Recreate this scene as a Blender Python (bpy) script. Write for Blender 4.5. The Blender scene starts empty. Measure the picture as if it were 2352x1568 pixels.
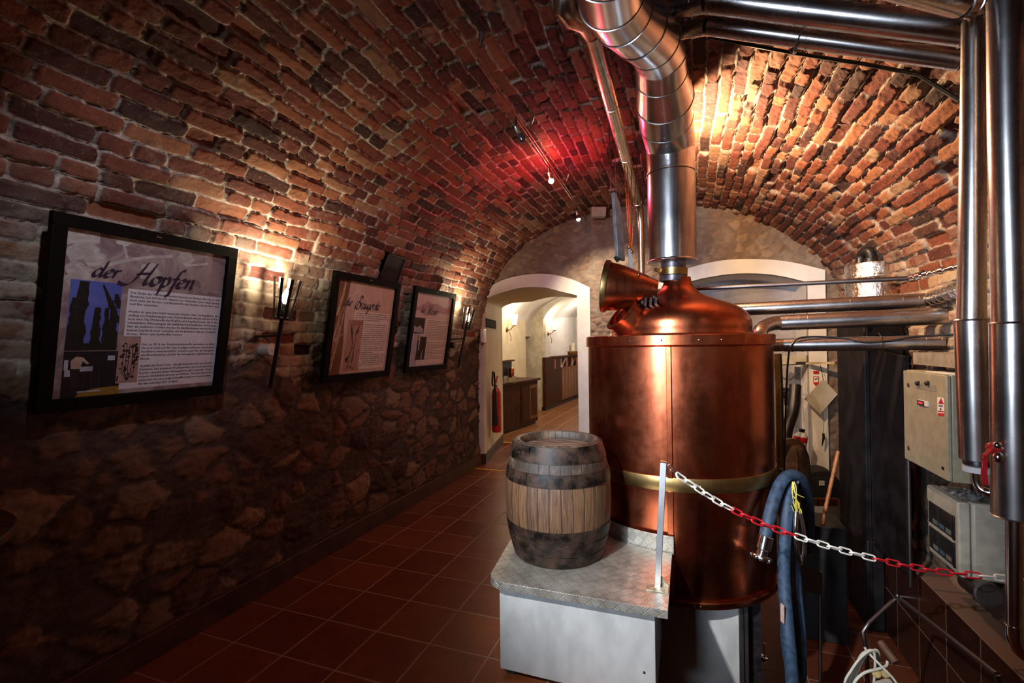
import bpy, bmesh, math, random
import numpy as np
from mathutils import Vector, Matrix
random.seed(7)
C = bpy.context.scene.collection
scene = bpy.context.scene

# ---------------------------------------------------------------- camera (taken from the floor tiles: level, 16.6 mm lens)
FPX, YAW, PITCH, ROLL, EYE = 1087.6, .35207, .00694, -.011758, 1.5604
def _cam_axes():
    cy, sy = math.cos(YAW), math.sin(YAW)
    f = Vector((-sy*math.cos(PITCH), cy*math.cos(PITCH), math.sin(PITCH)))
    r0 = Vector((cy, sy, 0)); u0 = r0.cross(f)
    r = math.cos(ROLL)*r0 + math.sin(ROLL)*u0
    u = -math.sin(ROLL)*r0 + math.cos(ROLL)*u0
    return r, u, f
CR, CU, CF = _cam_axes()
CO = Vector((0, 0, EYE))
cam_data = bpy.data.cameras.new('camera'); cam = bpy.data.objects.new('camera', cam_data); C.objects.link(cam)
cam_data.sensor_width = 36; cam_data.lens = FPX/2352*36; cam_data.clip_start = .02
m = Matrix.Identity(4)
for i in range(3):
    m[i][0] = CR[i]; m[i][1] = CU[i]; m[i][2] = -CF[i]; m[i][3] = CO[i]
cam.matrix_world = m
scene.camera = cam
def ray(px, py):
    return CF + CR*((px-1176)/FPX) - CU*((py-784)/FPX)
def at(px, py, **k):
    """point of the photograph's pixel ray on the plane x=, y= or z=, or at a depth d="""
    d = ray(px, py); (a, v), = k.items()
    if a == 'd': return CO + d*v
    i = 'xyz'.index(a); return CO + d*((v-CO[i])/d[i])

# ---------------------------------------------------------------- world, exposure
w = bpy.data.worlds.new('world'); scene.world = w; w.use_nodes = True
w.node_tree.nodes['Background'].inputs[0].default_value = (.6, .5, .5, 1)
w.node_tree.nodes['Background'].inputs[1].default_value = .0
vs = scene.view_settings
vs.view_transform = 'Standard'; vs.look = 'None'; vs.exposure = 0.0; vs.gamma = 1.0; vs.use_curve_mapping = False

# ---------------------------------------------------------------- larger lights, the room's own and added ones
def lamp(kind, name, loc, power, col, target=None, size=.03, spot=60, blend=.5, sx=None, sy=None):
    l = bpy.data.lights.new(name, kind); o = bpy.data.objects.new(name, l); C.objects.link(o)
    o.location = loc; l.energy = power; l.color = col
    if kind == 'AREA':
        l.shape = 'RECTANGLE'; l.size = sx; l.size_y = sy
    else: l.shadow_soft_size = size
    if kind == 'SPOT': l.spot_size = math.radians(spot); l.spot_blend = blend
    if target is not None:
        o.rotation_euler = (Vector(target)-Vector(loc)).to_track_quat('-Z', 'Y').to_euler()
    return o
COOL = (.80, .90, 1.0); WARM = (1.0, .62, .30); HALO = (1.0, .80, .58)
KEYPOS = (-1.08, -.25, 2.75)
lamp('SPOT', 'key_spot', KEYPOS, 880, (.95, .97, 1.0), (-.16, 2.7, .68), .045, 40, .8)
lamp('SPOT', 'poster_fill_spot', (-.94, .75, 2.9), 55, (.86, .88, 1.0), (-2.45, 1.48, 1.98), .03, 44, 1.0)
lamp('SPOT', 'poster_fill_spot', (-.95, 1.55, 2.9), 58, (.95, .90, .92), (-2.40, 3.6, 1.85), .03, 44, 1.0)  # unseen spot added to brighten the two farther posters
dw = lamp('AREA', 'rear_soft_light', (-1.5, -1.93, 2.05), 24, (.70, .83, 1.0), (-.1, 3, 1.6), sx=.80, sy=1.3); dw.data.spread = math.radians(44)  # unseen area light added for flue and kettle highlights, beam narrowed onto them
VAULTLAMP = (-.02, 3.42, 2.74)
lamp('SPOT', 'vault_flood', VAULTLAMP, 250, (1.0, .66, .36), (1.2, 3.50, 2.98), .03, 172, .25)
lamp('POINT', 'back_room_fill', (-2.3, 8.9, 2.35), 55, (1.0, .80, .58), None, .12)  # unseen point light added to light the back room walls evenly
lamp('POINT', 'far_room_lamp', (-2.2, 12.2, 2.5), 50, (1.0, .86, .72), None, .12)

# ---------------------------------------------------------------- mesh helpers
def link(name, me, mats, parent=None):
    o = bpy.data.objects.new(name, me); C.objects.link(o)
    for x in (mats if isinstance(mats, (list, tuple)) else [mats]): me.materials.append(x)
    if parent is not None: o.parent = parent
    return o
def wloc(o):
    v = Vector((0, 0, 0))
    while o is not None: v = v + o.location; o = o.parent
    return v
def tag(o, label=None, cat=None, group=None, kind=None):
    if label: o['label'] = label
    if cat: o['category'] = cat
    if group: o['group'] = group
    if kind: o['kind'] = kind
    return o
def thing(name, label, cat, loc=(0, 0, 0), group=None):
    o = bpy.data.objects.new(name, None); C.objects.link(o); o.location = loc; o.empty_display_size = .05
    return tag(o, label, cat, group)
def frame_z(d, up=None):
    d = Vector(d).normalized()
    a = Vector(up) if up is not None else (Vector((0, 0, 1)) if abs(d.z) < .9 else Vector((0, 1, 0)))
    x = a.cross(d).normalized(); y = d.cross(x)
    return x, y, d
def crom(pts, n=8, closed=False):
    P = [Vector(p) for p in pts]; out = []
    N = len(P)
    for i in range(N if closed else N-1):
        if closed: a, b, c, d = P[(i-1) % N], P[i], P[(i+1) % N], P[(i+2) % N]
        else:
            b, c = P[i], P[i+1]
            a = P[i-1] if i > 0 else b*2-c
            d = P[i+2] if i+2 < N else c*2-b
        for k in range(n):
            t = k/n
            out.append(.5*((2*b)+(c-a)*t+(2*a-5*b+4*c-d)*t*t+(3*b-a-3*c+d)*t**3))
    if not closed: out.append(P[-1])
    return out
class MB:
    """collects shapes; build() links them as ONE mesh object"""
    def __init__(s): s.v = []; s.f = []; s.m = []; s.flat = []
    def add(s, vs, fs, mi=0, M=None):
        o = len(s.v)
        s.v += [(M @ Vector(p)) if M is not None else Vector(p) for p in vs]
        for f in fs: s.f.append([i+o for i in f]); s.m.append(mi)
        return s
    def box(s, a, b, mi=0, M=None):
        (x0, y0, z0), (x1, y1, z1) = a, b
        x0, x1 = min(x0, x1), max(x0, x1); y0, y1 = min(y0, y1), max(y0, y1); z0, z1 = min(z0, z1), max(z0, z1)
        v = [(x0,y0,z0),(x1,y0,z0),(x1,y1,z0),(x0,y1,z0),(x0,y0,z1),(x1,y0,z1),(x1,y1,z1),(x0,y1,z1)]
        return s.add(v, [(3,2,1,0),(4,5,6,7),(0,1,5,4),(1,2,6,5),(2,3,7,6),(3,0,4,7)], mi, M)
    def obox(s, c, ax, ay, az, hx, hy, hz, mi=0):
        c, ax, ay, az = map(Vector, (c, ax, ay, az)); v = []
        for k in (-1, 1):
            for (i, j) in ((-1,-1),(1,-1),(1,1),(-1,1)): v.append(c+ax*(i*hx)+ay*(j*hy)+az*(k*hz))
        return s.add(v, [(3,2,1,0),(4,5,6,7),(0,1,5,4),(1,2,6,5),(2,3,7,6),(3,0,4,7)], mi)
    def beam(s, a, b, w, h, mi=0, up=None):
        a, b = Vector(a), Vector(b); x, y, z = frame_z(b-a, up)
        return s.obox((a+b)/2, x, y, z, w/2, h/2, (b-a).length/2, mi)
    def tube(s, pts, r, n=14, mi=0, caps=True, closed=False):
        P = [Vector(p) for p in pts]; N = len(P)
        R = r if isinstance(r, (list, tuple)) else [r]*N
        T = []
        for i in range(N):
            if closed: t = P[(i+1) % N]-P[(i-1) % N]
            elif i == 0: t = P[1]-P[0]
            elif i == N-1: t = P[-1]-P[-2]
            else: t = (P[i]-P[i-1]).normalized()+(P[i+1]-P[i]).normalized()
            T.append(t.normalized() if t.length > 1e-9 else Vector((0, 0, 1)))
        x, y, _ = frame_z(T[0]); vs = []; fs = []
        for i in range(N):
            if i: 
                x = (x-T[i]*x.dot(T[i]))
                x = x.normalized() if x.length > 1e-6 else frame_z(T[i])[0]
                y = T[i].cross(x)
            k = 1.0
            if 0 < i < N-1:
                c = (P[i]-P[i-1]).normalized().dot((P[i+1]-P[i]).normalized()); k = 1
            for j in range(n):
                a = 2*math.pi*j/n; vs.append(P[i]+(x*math.cos(a)+y*math.sin(a))*R[i]*k)
        for i in range(N if closed else N-1):
            a = i*n; b = ((i+1) % N)*n
            for j in range(n): fs.append((a+j, a+(j+1) % n, b+(j+1) % n, b+j))
        if caps and not closed:
            fs.append(tuple(range(n-1, -1, -1))); fs.append(tuple((N-1)*n+j for j in range(n)))
        return s.add(vs, fs, mi)
    def cyl(s, a, b, r, n=24, mi=0, caps=True): return s.tube([a, b], r, n, mi, caps)
    def lathe(s, prof, origin=(0,0,0), axis=(0,0,1), n=48, mi=0, up=None, a0=0, a1=2*math.pi):
        x, y, z = frame_z(axis, up); o = Vector(origin); full = abs(a1-a0-2*math.pi) < 1e-6
        vs = []; fs = []; k = n if full else n+1
        for (r, h) in prof:
            for j in range(k):
                a = a0+(a1-a0)*j/n; vs.append(o+z*h+(x*math.cos(a)+y*math.sin(a))*max(r, 1e-5))
        for i in range(len(prof)-1):
            for j in range(n): fs.append((i*k+j, i*k+(j+1) % k, (i+1)*k+(j+1) % k, (i+1)*k+j))
        return s.add(vs, fs, mi)
    def sphere(s, c, r, n=16, mi=0, sz=1.0):
        prof = [(r*math.sin(math.pi*i/n), -r*sz*math.cos(math.pi*i/n)) for i in range(n+1)]
        return s.lathe(prof, c, (0,0,1), n*2, mi)
    def prism(s, poly, o, ax, ay, az, h, mi=0):
        """polygon in the plane (ax, ay) through o, given the thickness h along az"""
        o, ax, ay, az = map(Vector, (o, ax, ay, az)); n = len(poly)
        vs = [o+ax*p[0]+ay*p[1] for p in poly]+[o+ax*p[0]+ay*p[1]+az*h for p in poly]
        fs = [tuple(range(n-1, -1, -1)), tuple(range(n, 2*n))]+[(i, (i+1) % n, n+(i+1) % n, n+i) for i in range(n)]
        return s.add(vs, fs, mi)
    def loft(s, rings, mi=0, closed=False):
        n = len(rings[0]); vs = [p for r in rings for p in r]; fs = []
        for i in range(len(rings)-1):
            for j in range(n if closed else n-1): fs.append((i*n+j, i*n+(j+1) % n, (i+1)*n+(j+1) % n, (i+1)*n+j))
        return s.add(vs, fs, mi)
    def build(s, name, mats, parent=None, smooth=35, bevel=0, fix=True):
        off = wloc(parent) if parent is not None else Vector((0, 0, 0))
        me = bpy.data.meshes.new(name)
        me.from_pydata([tuple(p-off) for p in s.v], [], s.f)
        me.polygons.foreach_set('material_index', s.m)
        if fix:
            bm = bmesh.new(); bm.from_mesh(me)
            bmesh.ops.recalc_face_normals(bm, faces=bm.faces); bm.to_mesh(me); bm.free()
        if smooth:
            me.polygons.foreach_set('use_smooth', [True]*len(me.polygons))
            me.set_sharp_from_angle(angle=math.radians(smooth))
        o = link(name, me, mats, parent)
        if bevel:
            b = o.modifiers.new('bevel', 'BEVEL'); b.width = bevel; b.segments = 2; b.limit_method = 'ANGLE'; b.angle_limit = math.radians(40)
            b.harden_normals = False
        return o
def copy_tree(o, parent=None):
    c = o.copy(); C.objects.link(c)
    if parent is not None: c.parent = parent
    for ch in list(o.children): copy_tree(ch, c)
    return c
# ---------------------------------------------------------------- node helpers
class S:
    """a socket that can be added, multiplied ..."""
    def __init__(s, t, k): s.t = t; s.k = k
    def op(s, o, b=None, c=None): return mth(s.t, o, s, b, c)
    def __add__(s, b): return s.op('ADD', b)
    def __radd__(s, b): return s.op('ADD', b)
    def __sub__(s, b): return s.op('SUBTRACT', b)
    def __rsub__(s, b): return mth(s.t, 'SUBTRACT', b, s)
    def __mul__(s, b): return s.op('MULTIPLY', b)
    def __rmul__(s, b): return s.op('MULTIPLY', b)
    def __truediv__(s, b): return s.op('DIVIDE', b)
    def floor(s): return s.op('FLOOR')
    def fract(s): return s.op('FRACT')
    def min(s, b): return s.op('MINIMUM', b)
    def max(s, b): return s.op('MAXIMUM', b)
    def gt(s, b): return s.op('GREATER_THAN', b)
    def lt(s, b): return s.op('LESS_THAN', b)
    def sqrt(s): return s.op('SQRT')
    def abs(s): return s.op('ABSOLUTE')
    def step(s, a, b):
        n = s.t.nodes.new('ShaderNodeMapRange'); n.interpolation_type = 'SMOOTHSTEP'
        put(s.t, n.inputs['Value'], s); n.inputs['From Min'].default_value = a; n.inputs['From Max'].default_value = b
        return S(s.t, n.outputs['Result'])
def put(t, inp, v):
    if isinstance(v, S): t.links.new(v.k, inp)
    elif isinstance(v, bpy.types.NodeSocket): t.links.new(v, inp)
    else:
        if hasattr(inp.default_value, '__len__') and len(inp.default_value) == 4 and len(v) == 3: v = tuple(v)+(1,)
        inp.default_value = v
def mth(t, o, a, b=None, c=None):
    n = t.nodes.new('ShaderNodeMath'); n.operation = o
    put(t, n.inputs[0], a)
    if b is not None: put(t, n.inputs[1], b)
    if c is not None: put(t, n.inputs[2], c)
    return S(t, n.outputs[0])
def vec(t, x, y, z=0.0):
    n = t.nodes.new('ShaderNodeCombineXYZ')
    for i, q in enumerate((x, y, z)): put(t, n.inputs[i], q)
    return S(t, n.outputs[0])
def sep(t, v):
    n = t.nodes.new('ShaderNodeSeparateXYZ'); put(t, n.inputs[0], v); return [S(t, k) for k in n.outputs]
def noise(t, v, scale, detail=2, rough=.5, dist=0.0, color=False):
    n = t.nodes.new('ShaderNodeTexNoise')
    if v is not None: put(t, n.inputs['Vector'], v)
    n.inputs['Scale'].default_value = scale; n.inputs['Detail'].default_value = detail
    n.inputs['Roughness'].default_value = rough; n.inputs['Distortion'].default_value = dist
    return S(t, n.outputs['Color' if color else 'Fac'])
def white(t, v):
    n = t.nodes.new('ShaderNodeTexWhiteNoise'); n.noise_dimensions = '3D'; put(t, n.inputs['Vector'], v)
    return S(t, n.outputs['Value']), S(t, n.outputs['Color'])
def mixf(t, a, b, f):
    n = t.nodes.new('ShaderNodeMix'); n.data_type = 'FLOAT'; put(t, n.inputs[0], f); put(t, n.inputs[2], a); put(t, n.inputs[3], b); return S(t, n.outputs[0])
def mixc(t, a, b, f, blend='MIX'):
    n = t.nodes.new('ShaderNodeMix'); n.data_type = 'RGBA'; n.blend_type = blend
    put(t, n.inputs[0], f); put(t, n.inputs[6], a); put(t, n.inputs[7], b); return S(t, n.outputs[2])
def ramp(t, f, stops, inter='LINEAR'):
    n = t.nodes.new('ShaderNodeValToRGB'); put(t, n.inputs[0], f); e = n.color_ramp.elements; n.color_ramp.interpolation = inter
    while len(e) < len(stops): e.new(.5)
    for i, (p, c) in enumerate(stops): e[i].position = p; e[i].color = tuple(c)+(1,) if len(c) == 3 else c
    return S(t, n.outputs[0])
def objco(t):
    n = t.nodes.new('ShaderNodeTexCoord'); return S(t, n.outputs['Object'])
def uvco(t, name):
    n = t.nodes.new('ShaderNodeUVMap'); n.uv_map = name; return S(t, n.outputs[0])
def newmat(name):
    mt = bpy.data.materials.new(name); mt.use_nodes = True; t = mt.node_tree
    return mt, t, t.nodes['Principled BSDF'], t.nodes['Material Output']
def bump(t, b, h, strength=.3, dist=.01):
    n = t.nodes.new('ShaderNodeBump'); n.inputs['Strength'].default_value = strength; n.inputs['Distance'].default_value = dist
    put(t, n.inputs['Height'], h); t.links.new(n.outputs[0], b.inputs['Normal'])
MC = {}
def mat(name, col, rough=.5, metal=0.0, var=.15, scale=20, bmp=.0, col2=None, stretch=None, spec=None, emit=None, estr=0, coat=0, rvar=.1):
    """plain procedural material: colour broken up by noise, roughness variation, optional fine bump"""
    if name in MC: return MC[name]
    mt, t, b, _ = newmat(name)
    v = objco(t)
    if stretch:
        x, y, z = sep(t, v); v = vec(t, x*stretch[0], y*stretch[1], z*stretch[2])
    n = noise(t, v, scale, 4, .6)
    c2 = col2 if col2 else tuple(max(0, q*(1-2*var)) for q in col)
    c1 = col if col2 else tuple(q*(1+var) for q in col)
    put(t, b.inputs['Base Color'], mixc(t, c2, c1, n.step(.3, .7)))
    put(t, b.inputs['Roughness'], (n-.5)*(2*rvar)+rough)
    b.inputs['Metallic'].default_value = metal
    if spec is not None: b.inputs['Specular IOR Level'].default_value = spec
    if coat: b.inputs['Coat Weight'].default_value = coat
    if bmp: bump(t, b, n, bmp, .005)
    if emit: b.inputs['Emission Color'].default_value = tuple(emit)+(1,); b.inputs['Emission Strength'].default_value = estr
    MC[name] = mt; return mt

# ---------------------------------------------------------------- masonry: bricks above, rubble stone below, really displaced
def stone_nodes(t, u, v, sc=4.3, cover=.84):
    P = vec(t, u, v*1.45)
    big = noise(t, P, 1.3, 2, .5)
    dn = noise(t, P, 5.5, 4, .65, color=True)
    q = t.nodes.new('ShaderNodeVectorMath'); q.operation = 'MULTIPLY_ADD'
    put(t, q.inputs[0], dn); q.inputs[1].default_value = (.12, .12, 0); put(t, q.inputs[2], P)
    Q = S(t, q.outputs[0])
    a = t.nodes.new('ShaderNodeTexVoronoi'); a.feature = 'DISTANCE_TO_EDGE'; a.inputs['Scale'].default_value = sc; put(t, a.inputs['Vector'], Q)
    b = t.nodes.new('ShaderNodeTexVoronoi'); b.feature = 'F1'; b.inputs['Scale'].default_value = sc; put(t, b.inputs['Vector'], Q)
    r1, r2, r3 = sep(t, S(t, b.outputs['Color']))
    f1 = noise(t, P, 17, 6, .68); f2 = noise(t, P, 60, 5, .65)
    de = S(t, a.outputs['Distance'])+(f1-.5)*.22-r1*.10
    mk = de.step(.0, .075)*r2.lt(cover)
    hs = mk*.009+de.step(.02, .30)*r2.lt(cover)*.013+(f1-.5)*.036+(f2-.5)*.010+(big-.5)*.03
    colr = ramp(t, r3, [(0, (.040, .026, .020)), (.12, (.095, .056, .038)), (.42, (.175, .092, .054)), (.7, (.145, .095, .064)), (1, (.27, .185, .12))])
    colr = mixc(t, colr, (.036, .024, .019), f1.step(.52, .78)*.6)
    colr = mixc(t, colr, (.26, .165, .11), f2.step(.54, .75)*.55)
    mort = mixc(t, (.048, .034, .029), (.105, .078, .065), noise(t, P, 6, 6, .7).step(.32, .7))
    mort = mixc(t, mort, (.05, .036, .03), f2.step(.55, .75)*.6)
    return mixc(t, mort, colr, mk*.9), hs
def brick_nodes(t, u, v, hg):
    P = vec(t, u, v)
    na = noise(t, P, .9, 2)-.5; nb = noise(t, vec(t, u, v, 5.0), 1.1, 3)-.5
    n2 = noise(t, P, 8, 3, .6)-.5; n3 = noise(t, vec(t, u, v, 9.0), 9, 4, .65)-.5
    fine = noise(t, P, 46, 6, .7); mid = noise(t, P, 17, 5, .65)
    uu = u+na*.16+n2*.034; vv = v+nb*.10+n3*.028
    BH, BL = .0795, .29
    right = v.step(4.0, 5.0)            # joints washed out deeply on the right half of the vault, nearly flush on the left
    vr = vv/BH; row = vr.floor(); fv = vr.fract()
    rr, _ = white(t, vec(t, row, 3.7, 1.0))
    tt = uu/BL+rr*9.3; cell = tt.floor(); ft = tt.fract()
    hh, _ = white(t, vec(t, row, cell, 2.0)); split = hh.gt(.62)
    t2 = ft*2.0; sub = t2.floor()*split
    fe = mixf(t, ft, t2.fract(), split); L = mixf(t, BL, BL/2, split)
    r0, rc = white(t, vec(t, row, cell, sub+.37)); r1, r2, r3 = sep(t, rc)
    du = fe.min(1.0-fe)*L; dv = fv.min(1.0-fv)*BH
    ax = (.024-du).max(0.0); az = (.024-dv).max(0.0)
    d = .024-(ax*ax+az*az).sqrt()+(fine-.5)*.011+(mid-.5)*.016-r2*.003
    mk = d.step(.0005, .0085)
    gone = r2.lt(.10)
    hb = .023+(r1-.5)*.030+n2*.026+(fine-.5)*.018+(mid-.5)*.026-gone*.034
    hm = (mid-.5)*.024+(fine-.5)*.012-.006
    h = mixf(t, hm*(1.4-right*.4)+.008*(1.0-right), hb*(.62+right*.38), mk)
    col = ramp(t, r3, [(0, (.028, .013, .013)), (.16, (.060, .018, .015)), (.4, (.112, .029, .020)), (.7, (.175, .053, .029)), (.9, (.25, .102, .052)), (1, (.20, .13, .085))])
    col = mixc(t, col, (.060, .033, .027), mid.step(.50, .75)*.8)
    col = mixc(t, col, (.40, .23, .135), fine.step(.54, .75)*.5)
    smear = noise(t, vec(t, u, v, 2.0), 3.1, 6, .72).step(.56, .72)*.45
    mort = mixc(t, (.13, .10, .086), mixc(t, (.46, .385, .335), (.34, .275, .23), right), mid.step(.33, .62))
    mort = mixc(t, mort, (.085, .06, .05), fine.step(.53, .72)*.75)
    c = mixc(t, mort, col, mk*(1.0-smear))
    # old limewash on the lowest brick courses, its cream also painting in torch glow
    limewash_glow = (1.0-(hg+(noise(t, vec(t, u, v, 7.0), 2.0, 4, .6)-.5)*.7).step(1.85, 2.35))*noise(t, vec(t, u, v, 4.0), 6, 6, .7).step(.34, .56)
    return mixc(t, c, mixc(t, (.40, .345, .255), (.54, .48, .38), mid), limewash_glow*(.42+r1*.40)*(1.0-gone)), h
def masonry():
    mt, t, b, out = newmat('brick_and_rubble_masonry')
    u, v, _ = sep(t, uvco(t, 'wall'))
    a = t.nodes.new('ShaderNodeAttribute'); a.attribute_name = 'hgt'; hg = S(t, a.outputs['Fac'])
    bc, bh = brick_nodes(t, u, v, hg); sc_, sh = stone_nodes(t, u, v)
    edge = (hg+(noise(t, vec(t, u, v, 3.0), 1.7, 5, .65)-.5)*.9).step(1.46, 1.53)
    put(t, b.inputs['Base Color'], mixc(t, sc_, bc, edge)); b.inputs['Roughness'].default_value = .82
    b.inputs['Specular IOR Level'].default_value = .25
    d = t.nodes.new('ShaderNodeDisplacement'); d.inputs['Midlevel'].default_value = 0; d.inputs['Scale'].default_value = 1
    put(t, d.inputs['Height'], mixf(t, sh, bh, edge)); t.links.new(d.outputs[0], out.inputs['Displacement'])
    bump(t, b, noise(t, vec(t, u, v), 75, 4, .7), .7, .006)
    mt.displacement_method = 'DISPLACEMENT'
    return mt
def endwall():
    mt, t, b, out = newmat('plastered_rubble')
    u, v, _ = sep(t, uvco(t, 'wall'))
    sc_, sh = stone_nodes(t, u, v, 8.5, .86)
    P = vec(t, u, v)
    pl = mixc(t, (.15, .118, .090), (.30, .245, .19), noise(t, P, 5, 6, .7).step(.35, .65))
    f = noise(t, P, 2.6, 4, .65).step(.43, .62)
    put(t, b.inputs['Base Color'], mixc(t, mixc(t, sc_, (.44, .29, .20), .25), pl, f*.8)); b.inputs['Roughness'].default_value = .85
    d = t.nodes.new('ShaderNodeDisplacement'); d.inputs['Midlevel'].default_value = 0; d.inputs['Scale'].default_value = 1
    put(t, d.inputs['Height'], sh*(1.0-f*.5)*.9); t.links.new(d.outputs[0], out.inputs['Displacement'])
    bump(t, b, noise(t, P, 70, 4, .7), .5, .006)
    mt.displacement_method = 'DISPLACEMENT'
    return mt
TILE, GX, GY = .33, -2.27115, 4.16424
def tiles(name, c1, c2, grout, axes='xy', off=(GX, GY), rough=.34, gw=.007):
    mt, t, b, _ = newmat(name)
    q = sep(t, objco(t)); u = q['xyz'.index(axes[0])]; v = q['xyz'.index(axes[1])]
    P = vec(t, u, v)
    w1 = (noise(t, P, 9, 2)-.5)*.003
    a = (u-off[0]+w1)/TILE; c = (v-off[1]+w1)/TILE
    fa = a.fract(); fc = c.fract()
    d = fa.min(1.0-fa).min(fc.min(1.0-fc))*TILE
    g = d.step(gw*.45, gw*.9)
    r, rc = white(t, vec(t, a.floor(), c.floor(), 1.0))
    n = noise(t, P, 6, 5, .65); f = noise(t, P, 60, 4, .6)
    tc = mixc(t, c1, c2, (n*.7+r*.3).step(.3, .7))
    tc = mixc(t, tc, tuple(x*.55 for x in c1), f.step(.5, .75)*.5)
    put(t, b.inputs['Base Color'], mixc(t, grout, tc, g))
    put(t, b.inputs['Roughness'], mixf(t, .8, (f-.5)*.3+rough, g))
    b.inputs['Specular IOR Level'].default_value = .30
    bump(t, b, g*.8+f*.18*g+n*.2, .5, .003)
    return mt
M_MAS = masonry(); M_END = endwall()
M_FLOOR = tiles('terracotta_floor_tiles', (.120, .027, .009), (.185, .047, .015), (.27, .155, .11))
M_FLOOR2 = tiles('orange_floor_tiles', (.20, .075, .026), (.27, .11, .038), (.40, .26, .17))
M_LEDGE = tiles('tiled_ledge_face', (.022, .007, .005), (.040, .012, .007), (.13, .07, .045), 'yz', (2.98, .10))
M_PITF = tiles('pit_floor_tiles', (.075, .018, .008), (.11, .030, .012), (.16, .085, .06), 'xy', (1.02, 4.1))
def plaster(name, c1, c2, rough=.8, sc=4, bs=.25):
    mt, t, b, _ = newmat(name)
    P = objco(t); n = noise(t, P, sc, 5, .65); f = noise(t, P, 45, 4, .6)
    put(t, b.inputs['Base Color'], mixc(t, c1, c2, n.step(.3, .7))); b.inputs['Roughness'].default_value = rough
    bump(t, b, n*.7+f*.25, bs, .012); return mt
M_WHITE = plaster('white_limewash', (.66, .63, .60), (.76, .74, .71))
M_CREAM = plaster('cream_plaster', (.62, .53, .36), (.72, .63, .46))
M_ROUGHP = plaster('rough_cream_plaster', (.50, .44, .32), (.74, .69, .55), .85, 5, .45)
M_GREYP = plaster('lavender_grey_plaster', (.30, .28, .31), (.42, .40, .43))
M_BASEB = mat('dark_brown_skirting', (.075, .032, .02), .45, var=.25, scale=8)

def copper():
    mt, t, b, _ = newmat('polished_patinated_copper')
    P = objco(t); x, y, z = sep(t, P)
    n1 = noise(t, vec(t, x, y, z*.7), 3.2, 5, .6, .6); n2 = noise(t, P, 14, 5, .65); st = noise(t, vec(t, x*9, y*9, z*.6), 4, 4, .6)
    c = mixc(t, (.43, .098, .042), (.54, .148, .068), n2.step(.2, .8))
    c = mixc(t, c, (.21, .068, .026), n1.step(.46, .70)*.8)
    c = mixc(t, c, (.72, .33, .20), noise(t, vec(t, x, y, z*.5), 7, 5, .7, 1.0).step(.60, .78)*.55)
    put(t, b.inputs['Base Color'], c); b.inputs['Metallic'].default_value = 1
    put(t, b.inputs['Roughness'], .25+n1.step(.40, .78)*.18+(n2-.5)*.07+(st-.5)*.05)
    bump(t, b, n2*.15+n1*1.2, .08, .01); return mt
def steel(name, col=(.62, .60, .60), rough=.26, axis=2, dirt=.25, an=0.0):
    """brushed sheet metal, brushed around the axis"""
    mt, t, b, _ = newmat(name)
    q = sep(t, objco(t)); k = [1, 1, 1]
    v = vec(t, q[0]*3, q[1]*3, q[2]*3)
    n = noise(t, v, 1.5, 5, .65); f = noise(t, vec(t, q[0]*(2 if axis == 0 else 60), q[1]*(2 if axis == 1 else 60), q[2]*(2 if axis == 2 else 60)), 1.6, 3, .6)
    put(t, b.inputs['Base Color'], mixc(t, tuple(c*(1-dirt) for c in col), col, n.step(.3, .65)))
    b.inputs['Metallic'].default_value = 1
    put(t, b.inputs['Roughness'], rough+(n-.5)*.10+(f-.5)*.08)
    bump(t, b, f*.25+n*.04, .03, .002); return mt
M_COP = copper()
M_BRASS = steel('aged_brass', (.42, .27, .10), .36, dirt=.45)
M_FLUE = steel('stainless_flue_sheet', (.64, .62, .615), .25)
M_PIPE = steel('stainless_cladding', (.60, .575, .57), .27, axis=0)
M_PIPEV = steel('scuffed_stainless_cladding', (.66, .63, .62), .27, axis=2)
M_PIPEY = steel('yellowed_steel_pipe', (.62, .53, .40), .27, axis=1)
M_CHROME = steel('bright_steel', (.72, .71, .70), .16)
M_DSTEEL = steel('dull_dark_steel', (.20, .17, .17), .42)
M_ALU = steel('brushed_aluminium', (.74, .74, .76), .42, dirt=.2)
M_BLACK = mat('black_lacquer', (.012, .010, .011), .38, var=.3)
M_BLACKM = mat('matt_black', (.010, .009, .010), .7, var=.3)
M_IRON = mat('blackened_iron', (.016, .013, .014), .42, var=.3)
M_PLW = mat('white_plastic', (.70, .69, .68), .4, var=.06)
M_PLB = mat('beige_plastic', (.42, .38, .30), .45, var=.08)
M_PLG = mat('grey_beige_paint', (.33, .29, .20), .45, var=.08)
M_RED = mat('red_paint', (.50, .018, .022), .3, var=.12)
M_REDP = mat('red_plastic', (.52, .012, .022), .4, var=.15)
M_YEL = mat('yellow_tape', (.85, .42, .02), .5, var=.1)
M_PAPER = mat('white_paper', (.72, .71, .70), .7, var=.04)
M_DARKW = mat('dark_stained_wood', (.070, .020, .009), .5, var=.4, scale=6, stretch=(8, 8, 1), spec=.2)
M_MIDW = mat('reddish_wood', (.20, .075, .03), .42, var=.35, scale=6, stretch=(8, 8, 1))
M_GREYC = mat('grey_rubber', (.10, .10, .11), .6)
M_TANK = mat('dark_tank_sheet', (.011, .008, .009), .6, 0, var=.4, scale=5, spec=.2)
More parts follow.
